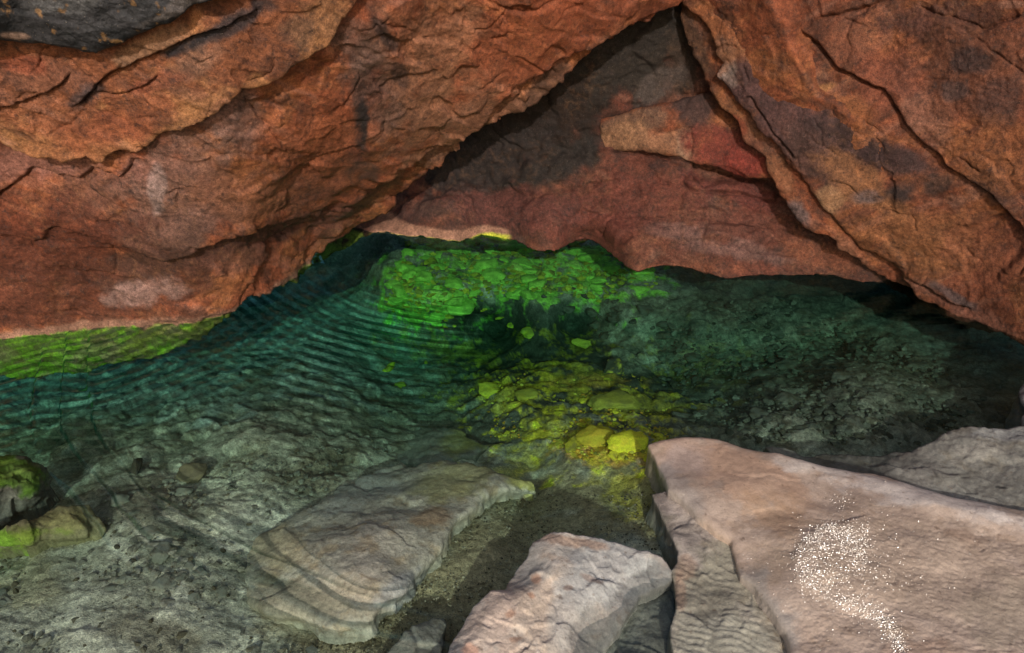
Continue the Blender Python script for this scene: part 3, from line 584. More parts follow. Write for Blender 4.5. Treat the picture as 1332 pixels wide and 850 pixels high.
pl += places_in([(470, 420), (640, 400), (700, 440), (620, 480), (500, 500)], 14, .015, .04, range(4), .3)
scatter(yp, pl, 'small stone with a yellow coating in the scatter around the middle of the pool', 'stone', 'yellow coated stones in mid pool')
def single(px, py, size, seed, flat, ca, cb, label, rz=0., up=.2, tilt=(0, 0), nm='stone', sy=None):
    o = stone_mesh(nm, seed, flat, ca, cb, M_SUB); o.location = bed_at(px, py)+np.array([0, 0, size*up]); o.scale = (size, size*(sy or 1), size); o.rotation_euler = (tilt[0], tilt[1], rz); tag(o, label, 'stone'); return o
single(690, 436, .066, 411, .3, (.75, .72, .06), (.5, .5, .08), 'flat yellow green stone farthest back of the bright stones in mid pool', .2)
single(760, 450, .062, 412, .35, (.78, .72, .08), (.6, .55, .08), 'pale yellow wedge shaped stone in mid pool right of the flat yellow green one', 2.6)
single(800, 484, .07, 413, .75, (.10, .09, .06), (.78, .64, .08), 'round dark stone with a yellow patch in front of the pale yellow wedge', 1.)
single(638, 512, .074, 414, .45, (.80, .68, .06), (.6, .54, .06), 'biggest yellow stone, knobbly, amid yellow crumbs in the pool centre', .5, .3)
single(688, 518, .065, 418, .3, (.42, .38, .06), (.5, .42, .05), 'dull yellow slab of stone touching the right of the biggest yellow stone', .1)
single(521, 504, .038, 415, .4, (.5, .5, .06), (.42, .44, .08), 'lone yellow green stone among the ripples left of the bright stones', .3)
single(800, 528, .11, 416, .3, (.42, .38, .06), (.3, .27, .06), 'broad olive stone between the dark round stone and the pale slab', .1)
single(815, 580, .09, 417, .35, (.9, .86, .05), (.9, .74, .06), 'brilliant yellow stone just under the surface near the tip of the pale slab', .15, .25)
single(770, 572, .085, 421, .35, (.66, .55, .05), (.7, .5, .05), 'golden mottled stone left of the brilliant yellow one', .8, .2)
single(848, 602, .034, 419, .5, (.72, .62, .03), (.66, .56, .05), 'little bright yellow stone touching the tip of the pale slab', .6, .45)
single(255, 620, .055, 420, .5, (.22, .17, .10), (.18, .14, .09), 'rounded brown stone on the shallow grey bed at left', .1, .3)
single(745, 580, .05, 422, .5, (.52, .44, .04), (.3, .25, .05), 'small gold stone at the dark edge before the silt', 1.1, .2)
single(178, 612, .07, 424, .3, (.10, .08, .055), (.08, .07, .06), 'thin dark stone tilted at the rim of the left deep', 1.9, .2, (.2, .1), sy=.4)

# fine gravel: nobody could count it
def gravel():
    base = [ico(1) for _ in range(1)][0]; Vs = []; Fs = []; Cs = []; n = 0
    regs = [([(0, 700), (160, 660), (330, 700), (330, 800), (420, 850), (-40, 870)], 350, .003, .014, [(.19, .17, .13), (.15, .125, .085), (.1, .08, .05), (.22, .2, .155)]),
            ([(640, 640), (850, 640), (880, 740), (700, 700), (560, 860), (300, 880), (480, 800)], 2600, .0015, .005, [(.28, .23, .15), (.16, .12, .07), (.09, .07, .045), (.4, .34, .24)]),
            ([(150, 640), (420, 570), (560, 560), (420, 640), (320, 690)], 260, .003, .012, [(.17, .16, .125), (.13, .105, .07), (.2, .19, .15)]),
            ([(620, 500), (740, 470), (880, 520), (870, 590), (740, 600), (640, 570)], 1500, .002, .009, [(.6, .48, .04), (.55, .3, .04), (.3, .28, .05), (.6, .55, .08)]),
            ([(860, 400), (1000, 390), (1150, 440), (1300, 520), (1180, 580), (1000, 570), (880, 560), (850, 470)], 1800, .006, .022, [(.13, .13, .10), (.10, .10, .075), (.07, .065, .045), (.17, .165, .13)]),
            (green_poly, 900, .008, .03, [(.5, .52, .05), (.42, .46, .05), (.3, .34, .06)])]
    for poly, cnt, a, b, cols in regs:
        p = np.array(poly, float); x = rng.uniform(p[:, 0].min(), p[:, 0].max(), cnt*4); y = rng.uniform(p[:, 1].min(), p[:, 1].max(), cnt*4)
        m = poly_sd(poly, x, y)+12*fbm(np.stack([x*.02, y*.03, 0*x], -1), 1., 3) > 0; x = x[m][:cnt]; y = y[m][:cnt]
        B = at_z(x, y, -bed_depth(x, y)); k = len(x)
        s = a+(b-a)*rng.random(k)**2.5
        ang = rng.uniform(0, 6.28, k); ca, sa = np.cos(ang), np.sin(ang)
        v = base[0][None]*(1+.25*rng.normal(size=(k, len(base[0]), 1)))*np.stack([s, s*rng.uniform(.6, 1, k), s*rng.uniform(.35, .7, k)], -1)[:, None]
        v = np.stack([v[..., 0]*ca[:, None]-v[..., 1]*sa[:, None], v[..., 0]*sa[:, None]+v[..., 1]*ca[:, None], v[..., 2]], -1)+B[:, None]+np.array([0, 0, .006])
        Vs.append(v.reshape(-1, 3)); nb = len(base[0]); Fs.append((base[1][None]+(n+nb*np.arange(k))[:, None, None]).reshape(-1, 3)); n += k*nb
        c = np.array(cols)[rng.integers(0, len(cols), k)]*rng.uniform(.7, 1.25, (k, 1)); Cs.append(np.repeat(c, nb, 0))
    o = link_mesh('gravel', np.concatenate(Vs), np.concatenate(Fs), np.concatenate(Cs), M_SUB, smooth=False)
    tag(o, 'loose gravel and grit strewn over the pool bed', 'gravel', kind='stuff')
gravel()

# ================================================================== submerged and half-submerged rocks of the near bank
def pale_color(items=(), a=(.34, .31, .26), b=(.42, .37, .30), c=(.27, .20, .13), off=0., veins=.35, wet=True):
    def f(V, X, Y, sd, Nn):
        n = fbm(V, 7., 5, .6, off); m = fbm(V, 16., 4, .62, off+9.)
        col = lerp(a, b, ss(-.3, .5, n)); col = lerp(col, c, .7*ss(.15, .8, m+.3*fbm(V, 4., 3, .5, off+3)))
        v = np.abs(fbm(V*np.array([1, 1.6, 1.]), 9., 4, .55, off+20.)); col = lerp(col, np.asarray(a)*.55, veins*ss(.09, .0, v))
        col = blobs(col, V, X, Y, items, s=12.)
        if wet: col = col*(1-.42*ss(.022, .006, V[..., 2]+.014*fbm(V, 7., 4, .6, off+50.))*ss(-.06, -.03, V[..., 2]))[..., None]      # damp band along the waterline
        s = fbm(V, 60., 3, .6, off+5.); return lerp(col, (.12, .08, .055), .6*ss(.65, .95, s))
    return f
def pale_disp(big=.02, mid=.008, fine=.002, off=0., vein=.002, chip=1.):
    def f(P, X, Y, sd):
        rough = .3+.8*ss(-.3, .4, fbm(P, 4., 3, .5, off+40.))
        h = big*fbm(P, 4., 3, .5, off)+chip*(.14*facet(P, 8., off)+rough*(.13*facet(P, 20., off+7.)+.12*facet(P, 48., off+13.)))+fine*.7*fbm(P, 50., 3, .6, off+8.)
        return h
    return f
DOWN = (0, .12, -1.)
p1 = [(700, 622), (662, 629), (631, 642), (611, 662), (597, 676), (587, 690), (576, 710), (556, 731), (542, 746), (530, 765), (501, 785), (478, 804), (454, 816), (430, 818), (390, 802), (340, 795), (318, 780), (311, 750), (315, 720), (320, 700), (335, 690), (380, 665), (420, 640), (470, 616), (520, 600), (575, 594), (615, 598), (645, 607)]
z1 = [(700, 622, -0.115), (640, 615, -0.105), (600, 670, -0.065), (580, 620, -0.115), (540, 740, -0.050), (450, 810, -0.045), (480, 700, -0.035), (400, 740, -0.050), (330, 780, -0.095), (330, 700, -0.135), (420, 640, -0.155), (520, 602, -0.195), (500, 760, -0.020), (570, 660, -0.065), (312, 745, -0.125), (440, 680, -0.075)]
o = sheet('sunken_slab', p1, z1, 'z', M_SUB, pale_color([(600, 620, 60, 24, -20, (.33, .29, .12), .6), (680, 622, 30, 8, 0, (.45, .40, .10), .7), (400, 780, 80, 30, 0, (.42, .34, .24), .7), (360, 720, 50, 30, 0, (.38, .29, .18), .6), (560, 670, 25, 12, -10, (.34, .22, .13), .7), (530, 760, 40, 14, -35, (.36, .35, .34), .6), (470, 640, 60, 22, -20, (.34, .33, .31), .5)], (.42, .375, .295), (.50, .44, .34), (.36, .27, .165), 2., .5, False),
          pale_disp(.014, .008, .002, 2., 0., .28), step=1.5, jag=5., jag_s=14, edge_r=.03, edge_d=.05, drop=DOWN)
tag(o, 'large pale cream slab under clear water beside the brown silt', 'rock')
p2 = [(440, 578), (480, 560), (545, 552), (600, 558), (637, 580), (618, 596), (560, 602), (500, 606), (450, 602)]
o = sheet('sunken_ledge', p2, [(440, 578, -.33), (545, 552, -.36), (637, 580, -.27), (560, 602, -.24), (460, 604, -.30), (560, 578, -.25)], 'z', M_SUB, pale_color([(600, 575, 30, 16, 0, (.36, .32, .10), .7), (520, 575, 60, 12, 0, (.3, .28, .22), .5)], (.27, .26, .21), (.34, .32, .26), (.2, .15, .09), 5.), pale_disp(.012, .01, .003, 5., 0., .5), step=1.6, jag=4., jag_s=14, edge_d=.2, drop=DOWN)
tag(o, 'greenish tan ledge under deeper water behind the large pale sunken slab', 'rock')
l1 = [(-90, 584), (0, 589), (17, 588), (34, 592), (51, 600), (66, 606), (74, 622), (66, 648), (46, 661), (20, 673), (0, 684), (-90, 700)]
o = sheet('mossy_rock', l1, [(-90, 584, -.03), (0, 589, -.02), (34, 592, -.03), (66, 606, -.08), (40, 625, -.015), (0, 630, .0), (66, 648, -.17), (20, 673, -.17), (-90, 640, .02), (-90, 700, -.1), (0, 684, -.16), (45, 645, -.09)], 'z', M_SUB,
          pale_color([(10, 612, 46, 22, 15, (.16, .30, .03), .9), (22, 618, 22, 12, 20, (.24, .34, .08), .6), (-50, 610, 50, 30, 0, (.25, .4, .05), .8)], (.17, .15, .125), (.23, .20, .165), (.12, .1, .075), 8.), pale_disp(.014, .01, .004, 8.), interp='tri', blur=3, step=1.5, jag=3., jag_s=16, edge_d=.12, drop=DOWN, part=('algae_cap', 'bright green algae cap', lambda v, c: c[:, 1] > c[:, 0]*1.12))
tag(o, 'dark grey stone with bright green cap, farther of two at the left edge', 'rock')
l2 = [(-90, 706), (0, 689), (27, 676), (51, 666), (75, 657), (102, 655), (118, 656), (130, 670), (141, 690), (132, 702), (110, 706), (85, 707), (40, 712), (0, 715), (-90, 722)]
o = sheet('mossy_rock', l2, [(-90, 706, -.02), (0, 689, -.03), (75, 657, -.05), (118, 656, -.08), (141, 690, -.12), (85, 707, -.12), (0, 715, -.12), (40, 690, -.03), (95, 675, -.04), (-90, 722, -.1)], 'z', M_SUB,
          pale_color([(20, 700, 60, 14, -8, (.28, .36, .05), .8), (80, 675, 40, 14, 0, (.28, .24, .10), .8), (0, 700, 30, 14, 0, (.24, .4, .04), .7)], (.22, .19, .10), (.27, .23, .12), (.17, .13, .07), 9.), pale_disp(.012, .008, .003, 9.), step=1.5, jag=3., jag_s=16, edge_d=.08, drop=DOWN, part=('algae_patch', 'green algae patch', lambda v, c: c[:, 1] > c[:, 0]*1.12))
tag(o, 'low olive brown stone with green tint, nearer of two at the left edge', 'rock')
# foreground block with a ridge
p4 = [(709, 692), (720, 689), (750, 693), (781, 697), (815, 706), (843, 713), (863, 726), (876, 744), (877, 757), (850, 768), (832, 778), (822, 795), (812, 814), (796, 832), (781, 850), (700, 960), (640, 1150), (420, 1150), (540, 905), (576, 851), (590, 833), (604, 810), (614, 792), (637, 769), (655, 767), (660, 755), (672, 738), (686, 722), (692, 706)]
z4 = [(709, 692, 0.0525), (720, 689, 0.0581), (781, 697, 0.0544), (843, 713, 0.0375), (877, 744, 0.0075), (877, 757, -0.0100), (832, 778, -0.0200), (812, 814, -0.0300), (781, 850, -0.0300), (700, 960, -0.0300), (640, 1150, 0.), (720, 740, 0.0638), (690, 765, 0.0619), (668, 775, 0.0562), (640, 800, 0.0562), (604, 840, 0.0525), (560, 950, 0.0750), (430, 1150, 0.0938),
      (692, 706, 0.0375), (672, 738, 0.0150), (657, 764, 0.0075), (637, 769, 0.0338), (614, 792, 0.0225), (590, 833, 0.0150), (540, 905, 0.0188), (420, 1150, 0.0375), (760, 740, 0.0506), (740, 800, 0.0375), (700, 860, 0.0338), (800, 760, 0.0225), (620, 1000, 0.0562)]
o = sheet('ridged_boulder', p4, z4, 'z', M_PALE, pale_color([(690, 800, 60, 60, -30, (.46, .36, .28), .8), (640, 810, 50, 40, -30, (.48, .37, .30), .7), (800, 740, 60, 40, -30, (.34, .335, .32), .7), (740, 800, 30, 50, 30, (.37, .355, .33), .6), (745, 705, 40, 6, 8, (.30, .19, .13), .6), (695, 752, 9, 6, 0, (.42, .25, .17), .8), (692, 775, 6, 6, 0, (.42, .25, .17), .8), (664, 800, 8, 6, 0, (.42, .25, .17), .7), (670, 830, 12, 6, 0, (.36, .22, .15), .7), (610, 845, 10, 8, 0, (.42, .22, .15), .6), (770, 755, 12, 3, 30, (.2, .13, .1), .5), (740, 764, 5, 3, 0, (.2, .13, .1), .6), (680, 735, 20, 26, 40, (.26, .25, .23), .6), (850, 740, 26, 18, 0, (.33, .33, .31), .7)],
          (.40, .365, .32), (.46, .40, .345), (.38, .29, .22), 11., .25), pale_disp(.012, .007, .0015, 11., 0., .55), interp='tri', blur=3, step=1.4, jag=3., jag_s=18, edge_r=.012, edge_d=.3, drop=DOWN)
tag(o, 'pale grey pink boulder with a sharp ridge in the front middle', 'rock')
p5 = [(878, 757), (881, 790), (876, 830), (874, 860), (860, 1000), (690, 1000), (760, 850), (800, 800), (840, 755)]
o = sheet('sunken_rock', p5, [(878, 757, -.05), (876, 830, -.04), (860, 1000, -.05), (690, 1000, -.1), (800, 830, -.06), (840, 765, -.06), (840, 850, -.03)], 'z', M_SUB, pale_color([], (.21, .20, .165), (.28, .26, .21), (.14, .12, .08), 13., .5), pale_disp(.014, .01, .004, 13.), step=1.5, jag=3., jag_s=16, edge_d=.2, drop=DOWN)
tag(o, 'dull grey rock under shallow water between the ridged boulder and the tiered shelf', 'rock')
p6 = [(500, 850), (528, 822), (560, 806), (576, 802), (582, 812), (575, 850), (560, 900), (440, 940)]
o = sheet('sunken_rock', p6, [(500, 850, -.08), (560, 806, -.09), (582, 812, -.09), (575, 850, -.07), (440, 940, -.06), (540, 840, -.06)], 'z', M_SUB, pale_color([], (.27, .25, .20), (.34, .31, .25), (.2, .16, .1), 14., .4), pale_disp(.01, .008, .003, 14.), step=1.5, jag=2.5, jag_s=16, edge_d=.15, drop=DOWN)
tag(o, 'small grey rock tip under water just left of the ridged boulder', 'rock')
# right bank: wet shelf, tier and the glossy slab
p7 = [(990, 576), (1050, 588), (1100, 592), (1150, 589), (1183, 580), (1210, 573), (1228, 563), (1250, 557), (1300, 554), (1332, 550), (1500, 546), (1760, 540), (1760, 800), (1250, 690), (1040, 640)]
o = sheet('wet_shelf', p7, [(990, 580, -.05), (1100, 592, -.02), (1183, 580, .005), (1250, 557, .02), (1332, 550, .03), (1760, 540, .15), (1760, 800, .15), (1250, 690, .0), (1040, 640, -.06), (1250, 600, .035), (1200, 610, .03), (1332, 610, .05)], 'z', M_PALE, pale_color([(1290, 625, 60, 20, 5, (.19, .18, .15), .6), (1310, 565, 40, 10, 0, (.26, .26, .25), .6), (1302, 632, 8, 2, 10, (.03, .03, .03), .8)], (.215, .205, .175), (.27, .25, .21), (.17, .15, .115), 16., .35), pale_disp(.014, .01, .003, 16., 0., .4), step=1.6, jag=3.5, jag_s=14, edge_r=.015, edge_d=.2, drop=DOWN)
tag(o, 'dull grey rock shelf at the waterline on the right, behind the glossy pink slab', 'rock')
p8 = [(1340, 486), (1327, 496), (1323, 512), (1331, 530), (1326, 545), (1340, 556), (1500, 560), (1750, 520), (1750, 400), (1450, 440)]
o = sheet('grey_rock', p8, [(1340, 486, .02), (1325, 510, .0), (1328, 545, .02), (1500, 560, .2), (1750, 400, .2), (1750, 520, .2), (1450, 460, .1)], 'z', M_PALE, pale_color([], (.27, .25, .23), (.34, .31, .28), (.2, .16, .13), 18.), pale_disp(.012, .008, .003, 18.), step=1.6, jag=3., jag_s=14, edge_d=.2, drop=DOWN)
tag(o, 'sliver of grey rock at the right edge above the wet shelf', 'rock')
p3 = [(846, 640), (853, 655), (862, 676), (872, 697), (880, 716), (879, 730), (872, 742), (876, 765), (879, 790), (872, 812), (870, 830), (877, 856), (884, 900), (890, 1150), (1160, 1150), (1060, 850), (1000, 740), (920, 660), (880, 634)]
def tier_disp(P, X, Y, sd):
    h = pale_disp(.01, .006, .002, 19., 0., .4)(P, X, Y, sd); u = (Y*.9-X*.25)/9.+1.2*fbm(P, 9., 3, .5, 3.)
    return h+.0007*np.sin(u*2*math.pi)*ss(700, 760, Y)
o = sheet('lower_tier', p3, [(846, 640, .006), (880, 716, .01), (876, 800, .015), (880, 850, .02), (890, 1150, .04), (1160, 1150, .05), (1060, 850, .03), (1000, 740, .03), (920, 660, .02), (940, 800, .028)], 'z', M_PALE,
          pale_color([(930, 790, 60, 90, 0, (.29, .265, .20), .6), (905, 690, 30, 40, 30, (.40, .335, .29), .8), (890, 740, 12, 14, 0, (.30, .19, .13), .5), (885, 770, 8, 20, 0, (.36, .24, .17), .6), (940, 830, 60, 30, 0, (.33, .31, .25), .5), (870, 655, 20, 14, 20, (.4, .33, .29), .8)], (.32, .285, .225), (.38, .335, .27), (.27, .21, .145), 19., .15), tier_disp, step=1.4, jag=1.2, jag_s=18, edge_r=.012, edge_d=.25, drop=DOWN)
tag(o, 'greenish tan lower rock tier with fine ridges beside the glossy pink slab', 'rock')
p9 = [(842, 576), (860, 571), (890, 568), (930, 570), (965, 579), (1000, 586), (1045, 599), (1075, 606), (1130, 613), (1160, 621), (1190, 633), (1240, 648), (1290, 656), (1335, 661), (1500, 690), (1760, 730), (1760, 1150), (1130, 1150), (1050, 900), (1028, 851), (1021, 822), (1002, 792), (980, 764), (962, 748), (955, 722), (950, 702), (930, 690), (906, 672), (886, 650), (868, 637), (860, 612), (850, 592)]
z9 = [(842, 576, 0.0300), (930, 570, 0.0360), (1075, 606, 0.0510), (1190, 633, 0.0600), (1335, 661, 0.0600), (1760, 730, 0.0720), (860, 625, 0.0360), (906, 672, 0.0510), (955, 715, 0.0540), (1002, 792, 0.0630), (1028, 851, 0.0660), (1130, 1150, 0.0960), (1760, 1150, 0.1200), (950, 630, 0.0690), (1050, 680, 0.0870), (1180, 690, 0.0840), (1332, 700, 0.0780), (1060, 760, 0.0900), (1200, 780, 0.0930), (1332, 850, 0.0960), (1100, 850, 0.0900), (1250, 1000, 0.1140), (1040, 730, 0.0888)]
def slab_disp(P, X, Y, sd):
    h = pale_disp(.012, .003, .0008, 23., 0., .12)(P, X, Y, sd)
    h = h+.0012*ridged(P*np.array([1., 1.8, 1.]), 38., 3, .55, 6.)*ss(1000, 1060, X)*ss(640, 700, Y)
    d, s_, par = line_d([(1015, 590), (1060, 606), (1110, 622), (1160, 640), (1210, 660), (1270, 672), (1340, 684)], X, Y)
    h = h+.012*np.exp(-(d/14.)**2)
    d, s_, par = line_d([(1100, 680), (1060, 690), (1035, 715), (1030, 745), (1040, 765), (1080, 785), (1130, 800), (1165, 830), (1175, 870)], X, Y)
    return h+.004*ss(-6, 6, d*s_)*np.exp(-(d/30.)**1.5)
ip0 = [(930, 600, 90, 24, 15, (.54, .37, .28), .7), (980, 620, 80, 30, 25, (.54, .35, .24), .6), (1010, 670, 40, 26, 30, (.5, .32, .2), .6), (1000, 740, 24, 40, -25, (.48, .35, .25), .6), (1200, 740, 160, 60, 10, (.45, .335, .25), .6), (1000, 800, 24, 60, -30, (.37, .335, .30), .6), (890, 600, 30, 20, 0, (.46, .35, .30), .7), (1210, 655, 140, 14, 14, (.62, .53, .47), .85), (1060, 610, 60, 10, 12, (.6, .52, .46), .7), (1250, 700, 30, 8, 10, (.27, .18, .13), .5), (1310, 800, 50, 50, 0, (.34, .27, .2), .5), (1190, 845, 40, 14, 0, (.38, .25, .18), .6), (880, 640, 20, 40, -30, (.38, .34, .31), .5)]
ip = [(x, y, rx, ry, an, tuple(.92*v for v in c), st) for x, y, rx, ry, an, c, st in ip0]
o = sheet('glossy_slab', p9, z9, 'z', M_SLAB, pale_color(ip, (.45, .335, .26), (.50, .38, .30), (.38, .27, .195), 23., .12), slab_disp, step=1.4, jag=1.2, jag_s=12, edge_r=.02, edge_d=.25, drop=DOWN)
tag(o, 'broad wet pinkish slab with a sparkling glint filling the lower right corner', 'rock')

def add_glints(parent):
    ring = [(1130, 690), (1100, 680), (1075, 678), (1055, 688), (1038, 702), (1031, 722), (1029, 745), (1036, 764), (1052, 776), (1080, 786), (1110, 796), (1140, 808), (1160, 824), (1170, 846), (1180, 870)]
    L0 = np.array(ring, float); k = 3600; t = (len(ring)-1.001)*rng.random(k)**1.35; i = t.astype(int); f = (t-i)[:, None]
    p = L0[i]*(1-f)+L0[i+1]*f
    inward = rng.exponential(22., size=k)*(t < 9)+np.abs(rng.normal(size=k))*9; side = np.array([1120., 740.])-p; side /= np.linalg.norm(side, axis=1)[:, None]
    p = p+side*inward[:, None]+rng.normal(size=(k, 2))*5.
    sp = np.stack([rng.normal(1105, 62, 600), rng.normal(742, 42, 600)], -1); p = np.concatenate([p, sp, np.stack([rng.normal(1090, 8, 60), rng.normal(652, 6, 60)], -1)])
    z = tri(z9, p[:, 0], p[:, 1]); B = at_z(p[:, 0], p[:, 1], z)
    deps = bpy.context.evaluated_depsgraph_get(); deps.update(); ob = parent.evaluated_get(deps); out = []
    for q in B:
        ok, loc, nn, _ = ob.ray_cast(Vector((q[0], q[1], 1.)), Vector((0, 0, -1)))
        if ok: out.append(loc[:])
    B = np.array(out); n = len(B); iv, if_ = ico(1); s = rng.uniform(.0007, .0022, n)*rng.uniform(.5, 1, n)
    hv = np.array([-.13, -.82, .56]); hv = hv/np.linalg.norm(hv)+rng.normal(size=(n, 3))*.085          # plates added for the glint, facing roughly midway between sun and camera
    az = hv/np.linalg.norm(hv, axis=1)[:, None]; ax = np.cross(az, rng.normal(size=(n, 3))); ax /= np.linalg.norm(ax, axis=1)[:, None]; ay = np.cross(az, ax)
    R = np.stack([ax, ay, az], -1); sc = np.stack([s*rng.uniform(.8, 1.5, n), s, s*.10], -1)
    V = np.einsum('nij,nkj->nki', R, iv[None]*sc[:, None])+B[:, None]
    F = (if_[None]+(len(iv)*np.arange(n))[:, None, None]).reshape(-1, 3)
    m, N, L = new_mat('glint_flake'); q = N['Principled BSDF']; q.inputs['Base Color'].default_value = (.42, .33, .26, 1); q.inputs['Roughness'].default_value = .2; q.inputs['Specular IOR Level'].default_value = 1.
    c = link_mesh('glint_flakes', V.reshape(-1, 3), F, None, m, parent, smooth=False); c['label'] = 'tiny plates added to make the wet glint in a curved patch'; c['kind'] = 'stuff'
add_glints(o)

# ================================================================== water
def wave_h(P):
    x, y = P[..., 0], P[..., 1]
    def train(cx, cy, lam, amp, r0, r1, soft, a0=None, a1=None, sharp=1.):
        r = np.hypot(x-cx, y-cy); env = ss(r0-soft, r0+soft, r)*ss(r1+soft, r1-soft, r)
        if a0 is not None:
            a = np.degrees(np.arctan2(y-cy, x-cx)) % 360; env = env*ss(a0-9, a0+9, a)*ss(a1+9, a1-9, a)
        ph = (r/lam+.11*fbm(P, 2.6, 3, .55, 4.+cy)*2.4) % 1.; c = np.interp(ph, [0, .06, .40, .80, .87, .91, .96, 1.], [0, .03, .44, .98, 1., .93, .4, 0])-.5
        env = env*(.6+.7*ss(-.45, .45, fbm(P, 3.1, 3, .55, 40.+cx)))
        return amp*env*c
    h = train(-.05, 3.87, .056, .0105, 1.0, 1.85, .25, 204, 262)
    h = h+train(-2.5, 3.4, .070, .0085, 1.0, 1.8, .2, 280, 345)
    h = h+train(.28, 3.33, .085, .028, 2.02, 2.20, .03, 195, 252)
    h = h+train(1.9, 1.2, .05, .0006, .4, 2.2, .4)
    h = h+train(1.2, 2.0, .035, .0007, .2, .8, .2)
    calm = .35+.65*ss(-.4, .5, fbm(P, 1.2, 2, .5, 8.))
    h = h+.0011*fbm(P*np.array([.8, 1.5, 1.]), 8., 3, .5, 2.)*calm+.0005*fbm(P*np.array([.7, 1.6, 1.]), 24., 2, .5, 7.)*calm
    return h
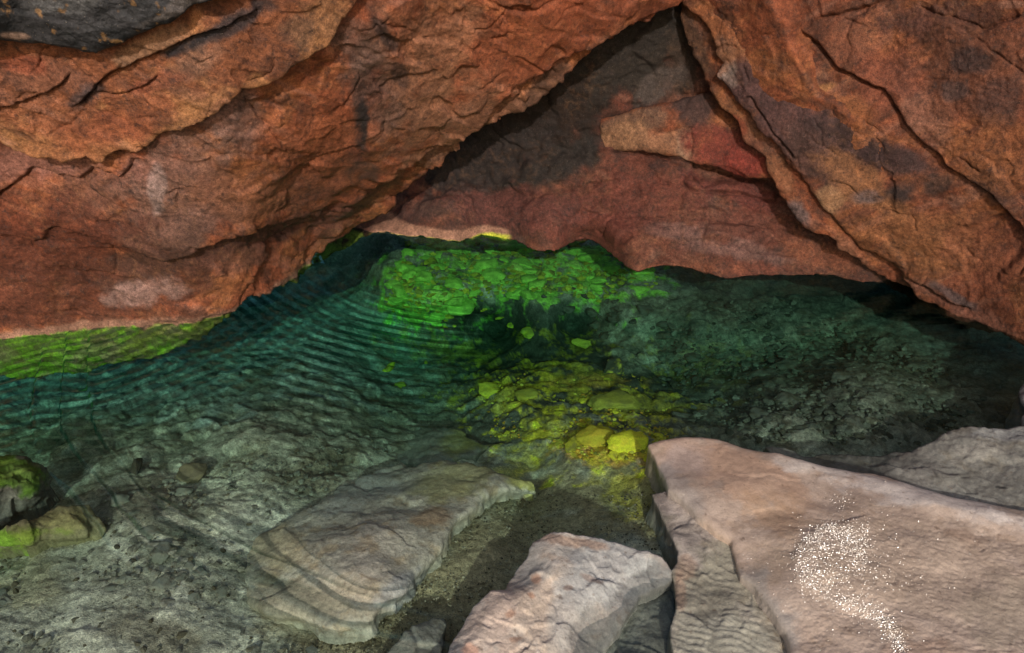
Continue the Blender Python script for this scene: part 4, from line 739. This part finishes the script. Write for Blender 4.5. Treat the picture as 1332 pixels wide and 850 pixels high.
def water():
    xs = np.concatenate([np.linspace(-500, -30, 70)[:-1], np.arange(-30, 1362, 2.), np.linspace(1362, 1880, 70)[1:]])
    ys = np.concatenate([np.arange(270, 330, 1.2), np.arange(330, 600, .7), np.arange(600, 880, 1.3), np.linspace(880, 1150, 80)[1:]])
    X, Y = np.meshgrid(xs, ys); P = at_z(X, Y, 0*X); P[..., 2] = wave_h(P)
    ny, nx = X.shape; idx = np.arange(ny*nx).reshape(ny, nx)
    F = [np.stack([idx[:-1, :-1], idx[1:, :-1], idx[1:, 1:], idx[:-1, 1:]], -1).reshape(-1, 4)]
    V = P.reshape(-1, 3); rim = np.concatenate([idx[0, :], idx[1:, -1], idx[-1, -2::-1], idx[-2:0:-1, 0]])
    low = V[rim].copy(); low[:, 2] = -1.9; k = len(rim); b = len(V)+np.arange(k); nx_ = np.roll(np.arange(k), -1)
    F.append(np.stack([rim, rim[nx_], b[nx_], b], -1))
    cen = len(V)+k; V = np.concatenate([V, low, low.mean(0)[None]])
    T = np.stack([b, b[nx_], np.full(k, cen)], -1)
    me = bpy.data.meshes.new('water')
    faces = np.concatenate(F); me.vertices.add(len(V)); me.vertices.foreach_set('co', V.astype(np.float32).ravel())
    nl = len(faces)*4+len(T)*3; me.loops.add(nl); me.loops.foreach_set('vertex_index', np.concatenate([faces.ravel(), T.ravel()]).astype(np.int32))
    me.polygons.add(len(faces)+len(T)); me.polygons.foreach_set('loop_start', np.concatenate([np.arange(len(faces))*4, len(faces)*4+np.arange(len(T))*3]).astype(np.int32))
    me.update(calc_edges=True); me.polygons.foreach_set('use_smooth', np.concatenate([np.ones((ny-1)*(nx-1), bool), np.zeros(len(faces)-(ny-1)*(nx-1)+len(T), bool)]))
    m, N, L = new_mat('pool_water'); N.remove(N['Principled BSDF'])
    tr = N.new('ShaderNodeBsdfTransparent'); gl = N.new('ShaderNodeBsdfGlossy'); gl.inputs['Roughness'].default_value = .02; gl.inputs['Color'].default_value = (.45, .95, .9, 1)
    ge = N.new('ShaderNodeNewGeometry'); dt = N.new('ShaderNodeVectorMath'); dt.operation = 'DOT_PRODUCT'      # Schlick reflectance, the same from both sides
    L.new(ge.outputs['Incoming'], dt.inputs[0]); L.new(ge.outputs['Normal'], dt.inputs[1])
    def mt(op, a, b):
        n = N.new('ShaderNodeMath'); n.operation = op
        for k, v in enumerate((a, b)):
            if isinstance(v, (int, float)): n.inputs[k].default_value = v
            elif v is not None: L.new(v, n.inputs[k])
        return n.outputs[0]
    f = mt('ABSOLUTE', dt.outputs['Value'], None)
    # bright ripple lines put into the tint: clear facing sun or eye, else dark
    mr = N.new('ShaderNodeMapRange'); mr.inputs[1].default_value = .15; mr.inputs[2].default_value = .64; L.new(f, mr.inputs[0])
    tm = N.new('ShaderNodeMix'); tm.data_type = 'RGBA'; L.new(mr.outputs[0], tm.inputs[0]); tm.inputs[6].default_value = (.14, .22, .22, 1); tm.inputs[7].default_value = (1, 1, 1, 1)
    L.new(tm.outputs[2], tr.inputs['Color'])
    f = mt('SUBTRACT', 1., f); f = mt('POWER', f, 5.); f = mt('MULTIPLY_ADD', f, .9); f.node.inputs[2].default_value = .02
    mx = N.new('ShaderNodeMixShader'); L.new(f, mx.inputs[0]); L.new(tr.outputs[0], mx.inputs[1]); L.new(gl.outputs[0], mx.inputs[2])
    L.new(mx.outputs[0], N['Material Output'].inputs['Surface'])
    va = N.new('ShaderNodeVolumeAbsorption'); va.inputs['Color'].default_value = (.16, .72, .55, 1); va.inputs['Density'].default_value = 1.1
    L.new(va.outputs[0], N['Material Output'].inputs['Volume'])
    me.materials.append(m); me.validate()
    o = bpy.data.objects.new('water', me); COL.objects.link(o); tag(o, kind='structure')
water()

# ================================================================== light and camera
SUN_EL, SUN_AZ = 27., 2.               # low sun added behind the viewer, standing in for a camera flash
w = bpy.data.worlds.new('World'); S.world = w; w.use_nodes = True; nt = w.node_tree
sk = nt.nodes.new('ShaderNodeTexSky'); sk.sky_type = 'NISHITA'; sk.sun_disc = False
sk.sun_elevation = math.radians(SUN_EL); sk.sun_rotation = math.radians(180-SUN_AZ)
nt.links.new(sk.outputs[0], nt.nodes['Background'].inputs[0]); nt.nodes['Background'].inputs[1].default_value = .13
sk.dust_density = 3.; sk.ozone_density = .6
l = bpy.data.lights.new('sun', 'SUN'); l.energy = 3.0; l.angle = math.radians(.5); l.color = (1., .95, .88)
so = bpy.data.objects.new('sun', l); COL.objects.link(so)
el, az = math.radians(SUN_EL), math.radians(SUN_AZ)
src = Vector((math.sin(az)*math.cos(el), -math.cos(az)*math.cos(el), math.sin(el)))
so.rotation_euler = src.to_track_quat('Z', 'Y').to_euler(); so.location = src*8
cam = bpy.data.cameras.new('camera'); co = bpy.data.objects.new('camera', cam); COL.objects.link(co)
co.location = CAM; co.rotation_euler = (math.radians(90)-PITCH, 0, 0); cam.sensor_width = 36; cam.lens = 36*FPX/1332; cam.clip_end = 200; cam.clip_start = .02
S.camera = co
S.view_settings.view_transform = 'Standard'; S.view_settings.look = 'None'; S.view_settings.exposure = 0; S.view_settings.gamma = 1
S.cycles.transparent_max_bounces = 16; S.cycles.max_bounces = 8
